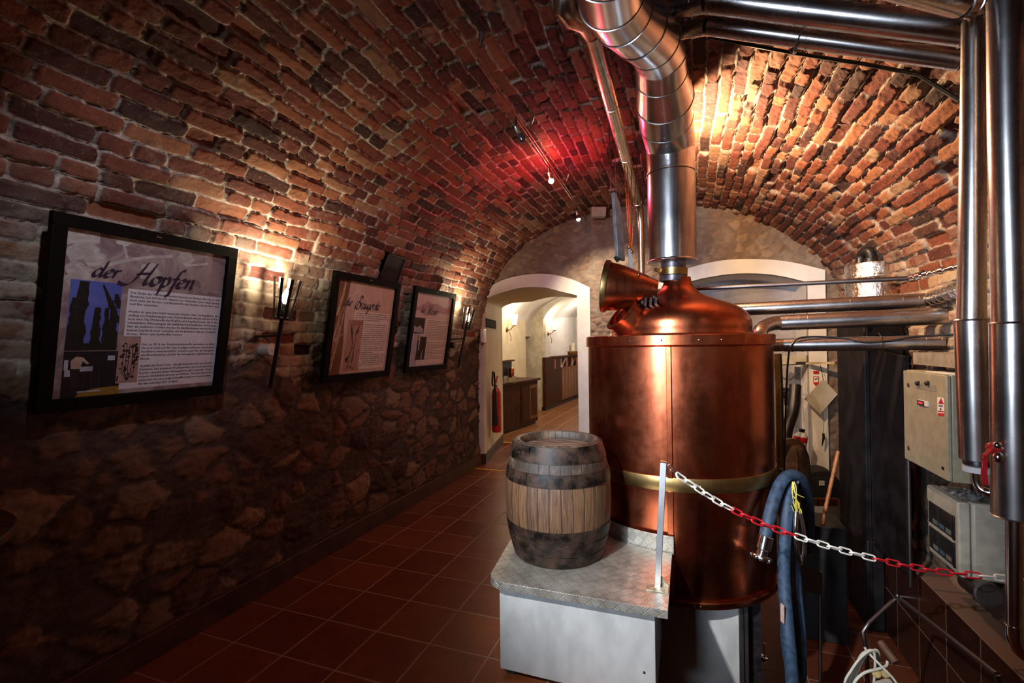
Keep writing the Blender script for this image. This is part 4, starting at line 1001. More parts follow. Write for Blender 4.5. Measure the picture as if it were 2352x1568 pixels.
def art_barley(p, P, flat, U, V, N):
    R = random.Random(5)
    bg = print_mat('pale_barley_print', [(0, (.36, .24, .18)), (.5, (.47, .35, .27)), (1, (.56, .44, .36))], 5, (1, 3, .7))
    straw = print_mat('brown_straw_print', [(0, (.06, .028, .014)), (.5, (.17, .085, .04)), (1, (.32, .19, .10))], 8, (1, 6, .8))
    lt = mat('printed_straw_light', (.46, .32, .20), .6)
    flat('print', [(rect(0, 0, 1, 1), 0, 0), ([(0, 0), (.19, 0), (.20, .3), (.17, .6), (.20, 1), (0, 1)], 2, 1)], [bg, straw])
    pl = []
    for k in range(16):
        x = R.uniform(.0, .1); y = R.uniform(.0, .3); pl.append((band([(x, y), (x+R.uniform(.02, .09), y+R.uniform(.12, .35)), (x+R.uniform(.05, .15), min(1, y+R.uniform(.4, .65)))], [.004, .003, .001]), 3+k*.1, 0))
    pl.append((band([(.05, .62), (.10, .80), (.13, .98)], [.012, .02, .008]), 5, 0)); pl.append((band([(.0, .33), (.1, .40), (.22, .45)], .006), 5, 0)); pl.append((band([(.20, .80), (.33, .90), (.46, .86), (.60, .72)], .004), 5, 1))
    flat('straw_drawing', pl, [lt, M_SHEETW])
    flat('text_panel', [(rect(.322, .595, .955, .685), 6, 0), (rect(.485, .045, .955, .597), 6, 0)], [M_SHEETW])
    pk = mat('brownish_woodcut_paper', (.36, .20, .14), .6, var=.08); bar_ = mat('dark_red_caption', (.22, .055, .04), .6)
    pl = [(rect(.235, .03, .487, .59), 8, 0)]
    for x0, lean in ((.315, .02), (.395, -.025)):
        pl.append((band([(x0+lean, .41), (x0-lean*.2, .46), (x0-lean*1.2, .535)], [.002, .016, .003]), 9, 1))
    for q in ([(.33, .41), (.345, .28), (.32, .20)], [(.39, .41), (.375, .25), (.36, .12), (.35, .06)], [(.30, .46), (.335, .36), (.38, .30), (.335, .26)], [(.32, .24), (.315, .12), (.30, .06)], [(.26, .16), (.30, .20), (.29, .12), (.26, .16)], [(.30, .09), (.36, .07), (.41, .05)], [(.37, .12), (.385, .2), (.375, .25)]):
        pl.append((band(q, .0045), 9.2, 1))
    flat('woodcut', pl, [pk, M_BLACK])
    b = MB(); script_word(b, 'die', P(0, 0, .0078), U, V, N, .046*PI_, .145*PI_, .735*PI_, xs=.95); script_word(b, 'Braugerste', P(0, 0, .0078), U, V, N, .056*PI_, .325*PI_, .715*PI_, xs=.80); b.build('title_lettering', M_INK, p, 0, fix=False)
    ln = [('Da ist der Meister', .30*PI_, .560*PI_, .17*PI_), ('der guten Gerste', .27*PI_, .535*PI_, .2*PI_)]
    b = MB(); text_mesh(b, ln, P(0, 0, .0094), U, V, .021); b.build('caption', bar_, p, 0, fix=False)
    W_ = 'die Braugerste ist der wichtigste Grundstoff für das Bier und wird als Malz verwendet weil sie viel Stärke und wenig Eiweiß enthält'.split()
    ln = []
    def para(x, y, w_, n, last=.5):
        for i in range(n):
            ww = w_*(last if i == n-1 else 1); s_ = ' '.join(R.choice(W_) for _ in range(30))[:int(ww*PI_/.0066)].strip()
            ln.append((s_, x*PI_, (y-i*.0242)*PI_, ww*PI_))
    para(.345, .66, .59, 3, 1); para(.50, .587, .28, 1, 1); para(.50, .539, .44, 14); para(.50, .20, .44, 6, .9)
    b = MB(); text_mesh(b, ln, P(0, 0, .0078), U, V, .0135); b.build('printed_text', M_TXT, p, 0, fix=False)
def art_water(p, P, flat, U, V, N):
    R = random.Random(9)
    bg = print_mat('pale_grey_print', [(0, (.44, .38, .38)), (1, (.56, .51, .50))], 3); mtn = print_mat('mauve_mountain_print', [(0, (.25, .135, .16)), (.6, (.38, .26, .28)), (1, (.55, .48, .48))], 18, dist=2)
    wat = print_mat('blurred_water_photo', [(0, (.10, .10, .14)), (.5, (.30, .31, .38)), (1, (.58, .57, .60))], 7, (1, 3, .8), 2); rock = print_mat('dark_stream_photo', [(0, (.008, .006, .006)), (.6, (.04, .025, .018)), (1, (.12, .08, .05))], 16)
    yl = mat('printed_yellow_leaf', (.40, .30, .04), .6)
    flat('print', [(rect(0, 0, 1, 1), 0, 0)], [bg])
    up = [(.0, .835), (.06, .80), (.14, .815), (.2, .85), (.26, .862), (.328, .905), (.40, .872), (.51, .868), (.578, .89), (.66, .855), (.75, .836), (.86, .835), (.975, .862), (1, .86)]; dn = [(1, .76), (.85, .745), (.7, .755), (.6, .72), (.45, .75), (.36, .70), (.25, .70), (.15, .765), (.05, .75), (0, .77)]
    flat('mountain_drawing', [(up+dn, 2, 0)], [mtn])
    flat('text_panel', [(rect(.34, .03, .985, .655), 3, 0)], [M_SHEETW])
    flat('photo', [(rect(.05, .45, .31, .663), 5, 1), ([(.06, .47), (.28, .46), (.30, .50), (.20, .56), (.12, .53), (.05, .56)], 6, 0), ([(.05, 0), (.22, 0), (.19, .30), (.24, .44), (.08, .46)], 4, 0)], [wat, rock])
    flat('photo', [(rect(.18, .088, .413, .409), 7, 1), (rect(.22, .22, .245, .40), 8, 0), ([(.31, .10), (.35, .10), (.335, .17), (.355, .24), (.325, .20)], 8, 0), ([(.19, .36), (.23, .36), (.235, .405), (.20, .405)], 8.5, 2)], [wat, rock, yl])
    b = MB(); script_word(b, 'das', P(0, 0, .0078), U, V, N, .044*PI_, .165*PI_, .737*PI_, xs=.8); script_word(b, 'Wasser', P(0, 0, .0078), U, V, N, .058*PI_, .345*PI_, .717*PI_, xs=.75); b.build('title_lettering', M_INK, p, 0, fix=False)
    W_ = 'das Wasser ist der mengenmäßig größte Rohstoff beim Brauen und seine Härte prägt den Geschmack von jedem Bier aus der Quelle'.split(); ln = []
    for i in range(24):
        w_ = .60 if i not in (2, 12, 17, 21) else .32
        x = .365 if i < 12 else .43
        if i == 12: continue
        s_ = ' '.join(R.choice(W_) for _ in range(30))[:int((w_ if i < 12 else w_*.88)*PI_/.0063)].strip(); ln.append((s_, x*PI_, (.632-i*.0236)*PI_, (w_ if i < 12 else w_*.88)*PI_))
    b = MB(); text_mesh(b, ln, P(0, 0, .0078), U, V, .0128); b.build('printed_text', M_TXT, p, 0, fix=False)
poster(1.126, 1.306, 'black-framed poster about hops titled der Hopfen, nearest on the left wall', art_hops)
poster(2.730, 1.301, 'black-framed poster about brewing barley titled die Braugerste, middle of the three', art_barley)
poster(3.795, 1.312, 'black-framed poster about water titled das Wasser, farthest on the left wall', art_water)

# ---------------------------------------------------------------- wall torches
M_BULB = mat('glowing_bulb', (1, .8, .5), .5, emit=(1.0, .74, .42), estr=60)
def torch(y, label, power):
    B0 = Vector((-2.415, y, 1.315)); T0 = Vector((-2.318, y, 1.74)); ax = (T0-B0).normalized()
    t = thing('wall_torch', label, 'wall lamp', B0, 'iron torch lamps on the left wall')
    b = MB(); b.cyl(B0, T0+ax*.01, .0135, 20); b.build('shaft', M_IRON, t)
    b = MB(); b.beam(Vector((-2.56, y, 1.628)), Vector((-2.345, y, 1.635)), .014, .022, up=(0, 1, 0)); b.box((-2.56, y-.02, 1.59), (-2.552, y+.02, 1.67)); b.build('wall_bracket', M_IRON, t, 30, .001)
    b = MB(); b.lathe([(.0, -.004), (.05, -.004), (.054, 0), (.054, .006), (.02, .010), (.02, .055), (.017, .06), (0, .06)], T0, ax, 32); b.build('cup', M_IRON, t)
    x, y_, z = frame_z(ax, (0, 1, 0))
    ringb = MB(); c = T0+ax*.125; ringb.tube([c+(x*math.cos(a)+y_*math.sin(a))*.066 for a in [2*math.pi*k/40 for k in range(40)]], .0025, 8, closed=True); ringb.build('cage_ring', M_IRON, t)
    for k in range(9):
        a = 2*math.pi*k/9+.2; d = x*math.cos(a)+y_*math.sin(a); tn = ax.cross(d)
        b = MB(); p = [T0+d*.050, T0+d*.066+ax*.125, T0+d*.083+ax*.245]
        for i in range(2): 
            q = (p[i+1]-p[i]).normalized(); b.obox((p[i]+p[i+1])/2, tn, q.cross(tn), q, .0085, .0012, (p[i+1]-p[i]).length/2+.0006)
        b.build('cage_bar', M_IRON, t, 30)
    b = MB(); b.lathe([(.013, 0), (.013, .03), (.010, .035)], T0+ax*.055, ax, 20); b.build('lamp_holder', M_IRON, t)
    b = MB(); b.lathe([(.008, .0), (.017, .02), (.021, .04), (.017, .065), (.008, .09), (.0, .10)], T0+ax*.088, ax, 20); tag(b.build('bulb', M_BULB, t, 60), 'glowing warm bulb')
    lamp('SPOT', 'torch_light', T0+ax*.215, power, (1.0, .85, .58), T0+ax*.215+Vector((-.42, 0, .9)), .015, 178, .85)   # upward half cone stands in for the shade below the cage's cup
    return t
torch(2.235, 'iron torch lamp with a lit cage, between the der Hopfen and die Braugerste posters', 34)
torch(4.812, 'iron torch lamp with a lit cage, beside the white doorway arch', 30)
# white round switch box below the first torch
q = Vector((-2.505, 2.30, 1.547)); sb = thing('junction_box', 'small round white box on the wall beside the nearer torch shaft', 'junction box', q)
b = MB(); b.lathe([(.0385, -.05), (.040, .03), (.036, .036), (0, .037)], q, (1, 0, 0), 40); bx = b.build('housing', M_PLW, sb, 40)
b = MB(); b.lathe([(.008, .036), (.008, .040), (0, .042)], q, (1, 0, 0), 16); b.build('button', M_PLW, sb)
b = MB(); b.tube(crom([q+Vector((.02, .0, .035)), q+Vector((.03, -.03, .065)), Vector((-2.47, 2.24, 1.622))], 6), .004, 8); b.build('cable', M_IRON, sb)
q = Vector((-2.52, 4.86, 1.565)); sb = thing('junction_box', 'small dark box on the wall beside the farther torch shaft', 'junction box', q)
b = MB(); b.lathe([(.034, -.05), (.035, .03), (.03, .036), (0, .037)], q, (1, 0, 0), 32); b.build('housing', M_IRON, sb, 40)
# dark vent hatch in the vault foot between the posters
n = Vector((.89, 0, -.45)); vz = Vector((.45, 0, .89)); vc = Vector((-2.375, 3.50, 2.215))
vt = thing('vent_hatch', 'plain black rectangular hatch in the bricks between the two farther posters', 'hatch', vc)
b = MB(); b.obox(vc-n*.064, (0, 1, 0), vz, n, .135, .135, .05); b.build('panel', M_BLACKM, vt, 30, .003)
b = MB()
for k in (-1, 1): b.obox(vc+Vector((0, k*.128, 0))-n*.056, (0, 1, 0), vz, n, .007, .135, .05); b.obox(vc+vz*k*.128-n*.056, (0, 1, 0), vz, n, .135, .007, .05)
b.build('hatch_frame', M_BLACK, vt, 30, .002)

# ---------------------------------------------------------------- cable-hung spotlights
CA, CB_ = Vector((-.93, .2, 3.01)), Vector((-1.09, 5.72, 3.02))
def oncable(y): return CA.lerp(CB_, (y-CA.y)/(CB_.y-CA.y))
b = MB()
for dz in (0,): b.tube([CA, CB_], .0035, 8)
b.tube([CA+Vector((.018, 0, .004)), CB_+Vector((.018, 0, .004))], .0025, 8)
tag(b.build('lamp_cable', mat('copper_cable', (.30, .16, .09), .35, .7)), 'twin lamp cable stretched along the vault left of the flue, carrying the spotlights', 'cable')
def tension(y, label):
    p = oncable(y); zt = 3.17-.02; t = thing('cable_holder', label, 'cable holder', p, 'cone-shaped cable holders under the vault')
    top = Vector((p.x+.03, p.y+.01, 3.165)); ax = (top-p).normalized()
    b = MB(); b.tube([p, top], .0035, 8); b.build('rod', M_CHROME, t); b = MB(); b.sphere(p, .009, 8); b.build('clip', M_CHROME, t)
    L = (top-p).length; b = MB(); b.lathe([(.006, L-.075), (.02, L-.015), (.021, L+.01), (0, L+.012)], p, ax, 24); b.build('cone', M_CHROME, t); return t
tension(2.22, 'silver cone-shaped cable holder at the near end of the lamp cable'); tension(3.15, 'silver cone-shaped cable holder beside the unlit spotlight'); tension(4.35, 'silver cone-shaped cable holder between the two lit spotlights')
M_HALO = mat('glowing_halogen', (1, .95, .85), .5, emit=(1.0, .88, .70), estr=140)
M_GLASS_D = mat('dark_reflector_glass', (.16, .13, .13), .1, .6)
def spot(y, label, d, lit, power=0, aim=None, cone=90):
    p = oncable(y); d = Vector(d).normalized(); t = thing('cable_spotlight', label, 'spotlight', p, 'cable-hung spotlights')
    e = p-Vector((0, 0, .06)); 
    b = MB(); b.tube([p+Vector((0, 0, .008)), e], .005, 10); b.cyl(p-Vector((0, 0, .012)), p-Vector((0, 0, .04)), .008, 14); b.build('stem', M_IRON, t)
    b = MB(); b.lathe([(.010, -.01), (.0125, 0), (.0125, .035), (.010, .04)], e, d, 20); b.build('holder', M_ALU, t)
    b = MB(); b.lathe([(.012, .04), (.020, .055), (.0255, .08), (.0245, .08), (.018, .058), (0, .05)], e, d, 28); b.build('reflector', M_GLASS_D, t)
    b = MB(); b.lathe([(.012, .06), (.019, .075), (.020, .088), (.013, .099), (0, .103)], e, d, 24); tag(b.build('bulb', M_HALO if lit else M_GLASS_D, t, 60), 'glowing halogen bulb' if lit else 'unlit bulb')
    if lit: lamp('SPOT', 'spot_light', e+d*.107, power, (1.0, .80, .55), e+d*.107+Vector(aim), .012, cone, .7)
    return e, d
spot(2.86, 'unlit spotlight on the lamp cable, tilted forwards', (.35, .5, -.8), False)
e1_, d1_ = spot(3.74, 'lit spotlight on the lamp cable under the red-glowing bricks', (.30, -.35, -.88), True, 110, (.55, .60, -.62), 66)
e2_, d2_ = spot(4.93, 'lit spotlight on the lamp cable closest to the end wall', (.20, .05, -.95), True, 120, (.22, .5, -.85), 104)
# the dichroic reflectors let red light out at the back, onto the bricks
lamp('POINT', 'red_spill', e1_+Vector((.06, .10, -.14)), 18, (1.0, .035, .11), None, .02)
lamp('POINT', 'warm_spill', e1_+Vector((-.04, -.03, .03)), 1.5, (1.0, .45, .22), None, .02)
# small beige floodlight at the top of the end wall
q = at(1374, 488, y=5.56); fl = thing('floodlight', 'small beige floodlight housing under the crown at the end wall, beside the last lit spotlight', 'floodlight', q)
b = MB(); b.obox(q, CR, (CU*.96-CF*.2).normalized(), CF, .085, .055, .05); b.build('housing', M_PLB, fl, 30, .006)
b = MB(); b.tube([q+CR*.09, q+CR*.11-CU*.03, q+CR*.06-CU*.06+CF*.1], .006, 8); b.cyl(q+CF*.03, q+CF*.16, .015, 12); b.build('bracket', M_IRON, fl)
# chains and counterweight hanging from the crown by the kettle lid
cw = at(1449, 600, d=3.3); hc = thing('hanging_chains', 'bundle of thin brass chains with a flat grey weight hanging beside the flue', 'chain', cw)
for (x0, y0, x1, y1) in ((1428, 380, 1446, 560), (1437, 400, 1449, 566), (1452, 440, 1446, 562), (1462, 470, 1451, 580)):
    b = MB(); a, c = at(x0, y0-90, d=3.9), at(x1, y1, d=3.32); n_ = 42
    pts = [a.lerp(c, i/n_) for i in range(n_+1)]; b.tube(pts, [.0028 if i % 2 else .0052 for i in range(n_+1)], 6); b.build('chain_strand', M_BRASS, hc, 60)
for (x0, y0, x1, y1) in ((1398, 250, 1404, 440), (1411, 330, 1418, 470)):
    b = MB(); a, c = at(x0, y0, d=3.6), at(x1, y1, d=2.9); n_ = 42; pts = [a.lerp(c, i/n_) for i in range(n_+1)]; b.tube(pts, [.0022 if i % 2 else .0042 for i in range(n_+1)], 6); b.build('chain_strand', M_DSTEEL, hc, 60)
b = MB(); b.beam(at(1447, 572, d=3.3), at(1449, 616, d=3.3), .026, .006, up=CF); b.build('counterweight', M_ALU, hc, 30)
b = MB(); b.sphere(at(1445, 566, d=3.3), .012, 8, sz=1.6); b.sphere(at(1451, 577, d=3.3), .011, 8, sz=1.6); b.build('end_fitting', M_BRASS, hc, 60)
# dark round table at the left edge
tc = Vector((-2.085, .40, 0)); tb = thing('bistro_table', 'dark round high table at the left edge in front of the stone wall', 'table', tc)
b = MB(); b.lathe([(0,1.025),(.455,1.025),(.468,1.032),(.468,1.046),(.462,1.052),(0,1.053)], tc, n=72); b.build('table_top', M_DARKW, tb, 30)
b = MB(); b.cyl(tc+Vector((0,0,.02)), tc+Vector((0,0,1.025)), .035, 24); b.build('column', M_IRON, tb); b = MB(); b.lathe([(0,0),(.24,0),(.24,.012),(.05,.035),(0,.04)], tc, n=48); b.build('base', M_IRON, tb)
# ---------------------------------------------------------------- blue hose beside the kettle
M_HOSE = mat('blue_rubber_hose', (.022, .046, .085), .62, var=.25, scale=30, bmp=.08)
YH = 2.86
hs = thing('blue_hose', 'thick blue hose doubled over a hook and hanging down at the right of the kettle', 'hose', at(1815, 1090, y=YH))
hp = [(1757,1236,2.45),(1764,1200,2.47),(1777,1150,2.51),(1792,1112,2.55),(1808,1094,2.57),(1826,1092,2.60),(1844,1106,2.65),(1854,1140,2.76),(1858,1200,2.86),(1857,1262,2.95)]
b = MB(); b.tube(crom([at(x, y, d=d_) for x, y, d_ in hp], 7), .0308, 28); b.build('hose_loop', M_HOSE, hs, 60)
hp2 = [(1822,1100,2.62),(1812,1140,2.56),(1806,1190,2.52),(1801,1260,2.50),(1801,1330,2.48),(1806,1400,2.44),(1812,1470,2.40),(1818,1540,2.38),(1822,1620,2.36)]
b = MB(); b.tube(crom([at(x, y, d=d_) for x, y, d_ in hp2], 7), .0308, 28); b.build('hose_loop', M_HOSE, hs, 60)
hp3 = [(1826,1110,2.68),(1822,1180,2.66),(1822,1260,2.64),(1828,1350,2.58),(1836,1440,2.54),(1838,1530,2.48),(1834,1560,2.46),(1822,1545,2.42),(1812,1500,2.44),(1806,1440,2.48)]
b = MB(); b.tube(crom([at(x, y, d=d_) for x, y, d_ in hp3], 7), .0308, 28); b.build('hose_loop', M_HOSE, hs, 60)
n0, n1 = at(1758, 1235, d=2.45), at(1747, 1283, d=2.44); ax = (n1-n0).normalized(); Ln = (n1-n0).length
b = MB(); b.lathe([(.034,-.012),(.036,-.01),(.036,.055),(.030,.058),(.027,.062),(.027,.085),(.045,.088),(.047,.092),(.047,Ln),(.045,Ln+.004),(.038,Ln+.004),(.034,Ln-.008),(.022,Ln-.02),(0,Ln-.02)], n0, ax, 44); b.build('coupling', M_CHROME, hs, 30)
cf = hs.children[-1]
for k in range(8):
    a = 2*math.pi*k/8; x, y, z = frame_z(ax); d = x*math.cos(a)+y*math.sin(a); b = MB(); b.obox(n0+ax*(Ln-.006)+d*.048, d, ax.cross(d), ax, .004, .006, .009); b.build('coupling_lug', M_CHROME, cf, 30, .001)
b = MB(); q = at(1794, 1405, d=2.42); b.obox(q-CF*.012, CR, CU, CF, .003, .045, .012); b.build('hose_tag', mat('pale_pink_tag', (.55, .36, .30), .6), hs)
hk = thing('hose_hook', 'iron wall bracket holding the blue hose by its loop', 'bracket', at(1830, 1108, y=3.05))
b = MB(); b.tube([at(1830, 1106, d=2.58), at(1826, 1108, d=2.75), at(1812, 1085, d=3.4), at(1791, 1075, y=4.38)], .012, 12); b.build('arm', M_IRON, hk)
ys = thing('yellow_string', 'tangled bundle of thin yellow string hanging inside the loop of the blue hose', 'string', at(1824, 1108, d=2.53))
R = random.Random(2); M_STR = mat('yellow_cord', (.62, .50, .10), .6, var=.15)
for k in range(6):
    x0 = 1822+R.uniform(-2, 3); L_ = R.uniform(50, 78); pts = [(x0, 1106, 2.53), (x0+R.uniform(-4, 6), 1122, 2.51), (x0+R.uniform(-4, 14), 1106+L_*.55, 2.51), (x0+R.uniform(2, 18), 1106+L_*.85, 2.51), (x0+R.uniform(0, 16), 1106+L_, 2.51), (x0+R.uniform(-6, 8), 1106+L_*.7, 2.50)]
    b = MB(); b.tube(crom([at(*p[:2], d=p[2]) for p in pts], 6), .0022, 6); b.build('strand', M_STR, ys, 60)
b = MB(); b.tube(crom([at(1824, 1130, d=2.51), at(1835, 1137, d=2.50), at(1847, 1142, d=2.50)], 4), .002, 6); b.build('strand', M_STR, ys, 60)
sp = thing('spray_lance', 'shiny bent steel tube hanging beside the blue hose under the yellow string', 'tube', at(1835, 1180, d=2.50))
b = MB(); b.tube(crom([at(1829, 1174, d=2.5), at(1827, 1210, d=2.48), at(1829, 1250, d=2.48), at(1835, 1284, d=2.48), at(1842, 1290, d=2.48), at(1847, 1262, d=2.48), at(1844, 1215, d=2.49), at(1837, 1178, d=2.50)], 7), .0125, 18); b.build('steel_tube', M_CHROME, sp, 60)
# ---------------------------------------------------------------- things in and before the niche
lp = at(1785, 812, y=4.3)
b = MB(); b.tube([at(1786, 812, y=4.4), at(1790, 900, y=4.4), at(1792, 1180, y=4.4)], .030, 18); tag(b.build('down_pipe', M_BRASS), 'upright brownish pipe just right of the kettle below the lowest clad pipe', 'pipe')
fx = thing('strip_light', 'long pale box fixed across the niche below the lowest clad pipe', 'wall box', at(1825, 826, y=5.9))
a, c = at(1790, 828, y=5.9), at(1857, 825, y=5.75); b = MB(); b.beam(a, c, .10, .09, up=(0, 0, 1)); b.build('housing', M_PLB, fx, 30, .004); b = MB(); b.beam(at(1790, 836, y=5.9), at(1858, 833, y=5.74), .09, .03, up=(0,0,1)); b.build('shade_edge', M_BLACK, fx)
b = MB(); b.beam(at(1853, 834, y=5.66), at(1920, 833, y=5.50), .05, .022, up=(0, 0, 1)); tag(b.build('wooden_batten', mat('pale_batten_wood', (.42, .30, .16), .6, scale=8)), 'short wooden batten across the white pier above the arrow sticker', 'batten')
st = thing('arrow_sticker', 'small red and white arrow sticker on the white pier of the niche', 'sticker', at(1874, 868, y=5.70))
def pier(px, py, y=5.702): return at(px, py, y=y)
b = MB(); b.add([pier(1868,864,5.704), pier(1881,864,5.704), pier(1881,880,5.704), pier(1875,888,5.704), pier(1868,880,5.704)], [(0,1,2,3,4)]); b.build('red_print', M_RED, st, 0, fix=False)
b = MB(); b.add([pier(1869.5,865.5), pier(1879.5,865.5), pier(1879.5,877.5), pier(1869.5,877.5)], [(0,1,2,3)]); b.add([pier(1868,852), pier(1881,852), pier(1881,858), pier(1868,858)], [(0,1,2,3)], 1); b.build('label_field', [M_PAPER, M_RED], st, 0, fix=False)
b = MB(); b.add([pier(1871,870,5.700), pier(1878,867,5.700), pier(1878,869.5,5.700), pier(1871,872.5,5.700)], [(0,1,2,3)]); b.build('marking', M_TXTD, st, 0, fix=False)
pap = thing('hanging_board', 'grey square board hung by one corner on the white pier of the niche', 'board', at(1880, 915, y=5.64))
M_BRD = mat('worn_grey_board', (.43, .40, .34), .6, var=.10, scale=5)
b = MB(); q = [at(1848, 916, y=5.60), at(1891, 870, y=5.60), at(1924, 905, y=5.60), at(1884, 951, y=5.60)]
b.add([p for p in q]+[p+Vector((0, .01, 0)) for p in q], [(0,1,2,3),(7,6,5,4),(0,4,5,1),(1,5,6,2),(2,6,7,3),(3,7,4,0)]); b.build('panel', M_BRD, pap, 0)
b = MB(); b.tube([at(1884, 838, y=5.66), at(1891, 872, y=5.594)], .003, 6); b.build('string', M_BLACK, pap)
pn = thing('hanging_pen', 'black pen hanging on a string at the white pier of the niche', 'pen', at(1890, 1010, y=5.64))
b = MB(); b.tube([at(1890, 945, y=5.585), at(1891, 996, y=5.64)], .0022, 6); b.build('string', M_GREYC, pn); b = MB(); b.tube([at(1891, 995, y=5.64), at(1892, 1004, y=5.64), at(1888, 1024, y=5.64)], [.011, .013, .004], 10); b.build('pen_body', M_BLACK, pn)
# clutter inside the niche: black boiler hose, small taps, canister, brown sack, bottles
b = MB(); b.tube(crom([at(1827, 885, y=5.5), at(1822, 940, y=5.4), at(1808, 985, y=5.3), at(1800, 1040, y=5.2), at(1803, 1110, y=5.1)], 6), .055, 18); tag(b.build('black_hose', M_BLACK), 'thick black hose slanting down in front of the niche', 'hose')
b = MB(); b.tube(crom([at(1795, 866, y=5.8), at(1812, 872, y=5.7), at(1828, 860, y=5.8)], 6), .010, 10); tag(b.build('grey_cable', M_GREYC), 'slack cable looping across the niche back', 'cable')
b = MB(); b.beam(at(1831, 842, y=6.1), at(1831, 1010, y=6.1), .05, .03); tag(b.build('grey_rail', mat('bluish_rail', (.20, .22, .28), .45, .4)), 'upright bluish metal rail at the back of the niche', 'rail')
tp = thing('wall_tap', 'small black tap fittings at the back of the niche', 'tap', at(1802, 905, y=5.9))
b = MB(); b.cyl(at(1793, 894, y=6.0), at(1818, 894, y=5.9), .02, 14); b.cyl(at(1806, 894, y=5.95), at(1806, 930, y=5.9), .022, 14); b.beam(at(1797, 905, y=5.9), at(1803, 905, y=5.9), .05, .05); b.beam(at(1793, 913, y=5.9), at(1812, 912, y=5.9), .015, .015); b.build('tap_body', M_BLACK, tp)
bp = thing('canister', 'small white canister with a red band and black strap in the niche', 'canister', at(1838, 1008, y=5.55))
q = at(1838, 1014, y=5.5); b = MB(); b.lathe([(0,-.12),(.055,-.12),(.06,-.11),(.06,.06),(.04,.09),(.02,.10),(.02,.12),(0,.125)], q, (.15,0,1), 30); b.build('can_body', M_PLW, bp); b = MB(); b.lathe([(.0605,.0),(.0615,.002),(.0615,.052),(.0605,.054)], q, (.15,0,1), 30); b.build('red_band', M_RED, bp); 
b = MB(); b.lathe([(.024,.10),(.026,.105),(.026,.13),(0,.135)], q, (.15,0,1), 20); b.build('cap', M_BLACK, bp)
sk = thing('canvas_sack', 'rounded brown canvas cover standing behind the blue hose', 'sack', at(1816, 1090, y=4.5))
M_CANV = mat('brown_canvas', (.17, .105, .055), .8, var=.25, scale=14, bmp=.2)
q = at(1817, 1080, y=4.5); b = MB(); b.lathe([(.0,.27),(.05,.262),(.10,.22),(.13,.13),(.14,.0),(.14,-.2),(.13,-.5),(0,-.5)], q, n=36); b.build('cover', M_CANV, sk, 60)
b = MB(); a_ = [q+Vector((.141*math.cos(-1.57+.02)*0+.02, -.142, z)) for z in (-.3, -.1, 0)]; b.tube(a_+[q+Vector((.02,-.128,.14)), q+Vector((.02,-.09,.225))], .006, 8); b.build('piping', M_CANV, sk)
# broom
br = thing('broom', 'broom with a long orange-brown handle leaning against the white pier', 'broom', at(1886, 1216, y=3.95))
b = MB(); b.tube([at(1886, 1214, y=3.95), at(1925, 1036, y=4.10)], .013, 14); b.build('handle', mat('orange_broom_wood', (.36, .12, .03), .45), br); q = at(1886, 1216, y=3.95); b = MB(); b.beam(q-CR*.13, q+CR*.13, .05, .05, up=(0,0,1)); b.build('broom_head', M_DARKW, br); b = MB(); b.beam(q-CR*.13-Vector((0,0,.05)), q+CR*.13-Vector((0,0,.05)), .05, .07, up=(0,0,1)); b.build('bristles', M_IRON, br)
rd = thing('round_housing', 'black round housing with a white label at the foot of the white pier', 'housing', at(1890, 1110, y=5.3))
q = at(1890, 1120, y=5.2); b = MB(); b.cyl(q, q+Vector((0,.25,0)), .155, 40); b.build('drum_body', M_BLACKM, rd); b = MB(); b.obox(q+CU*.045-Vector((0,.003,0)), CR, CU, CF, .036, .022, .002); b.build('label_plate', M_PAPER, rd); b = MB(); b.beam(at(1868, 1152, y=5.1), at(1925, 1152, y=5.1), .06, .06, up=(0,0,1)); b.build('wooden_foot', M_DARKW, rd)
q = at(1906, 1142, y=5.2)
# dark tank behind the pipes and the foil-wrapped drum above
tk = thing('dark_tank', 'tall dark sheet-metal tank against the right wall behind the clad pipes', 'tank', (1.36, 4.5, PIT))
b = MB(); b.box((1.22, 4.15, PIT), (1.33, 4.8, .10)); b.box((1.22, 4.15, .10), (1.465, 4.8, 1.72)); b.build('body', M_TANK, tk, 30, .012)
b = MB(); b.box((1.235, 4.135, PIT+.1), (1.25, 4.15, 1.70)); b.build('front_seam', M_TANK, tk, 30, .002); b = MB(); b.box((1.22, 4.14, 1.60), (1.46, 4.15, 1.62)); b.build('top_seam', M_TANK, tk)
pn2 = thing('sheet_screen', 'dark upright sheet panel between the tank and the grey control cabinet', 'panel', (1.30, 3.8, .1))
b = MB(); a, c = at(1999, 800, y=4.05), at(2075, 800, y=3.62); a.z = c.z = 0; d_ = (c-a).normalized()
b.prism([(0,.10),((c-a).length,.10),((c-a).length,1.46),(0,1.50)], a, d_, (0,0,1), d_.cross(Vector((0,0,1))), -.03); b.build('sheet', M_TANK, pn2, 30, .003)
b = MB(); p = at(2087, 1100, y=3.45); b.cyl(Vector((p.x, p.y, .10)), Vector((p.x, p.y, .85)), .010, 12); b.build('edge_rod', M_DSTEEL, pn2)
M_FOIL = None
def foil():
    mt, t, b, _ = newmat('crinkled_foil'); P = objco(t); x, y, z = sep(t, P)
    n = noise(t, vec(t, x*1.6, y*1.6, z*.5), 24, 4, .65, .6); n2 = noise(t, vec(t, x*.5, y*.5, z*3), 30, 3, .6)
    put(t, b.inputs['Base Color'], mixc(t, (.45, .38, .28), (.80, .78, .74), n.step(.3, .6))); b.inputs['Metallic'].default_value = 1; put(t, b.inputs['Roughness'], n*.3+.12); bump(t, b, n+n2*.6, .55, .012); return mt
M_FOIL = foil()
fd = thing('foil_drum', 'insulated drum wrapped in crinkled silver foil above the dark tank', 'drum', at(2005, 700, y=4.55))
q = at(2007, 690, y=4.55); zt = at(2007, 607, y=4.55).z
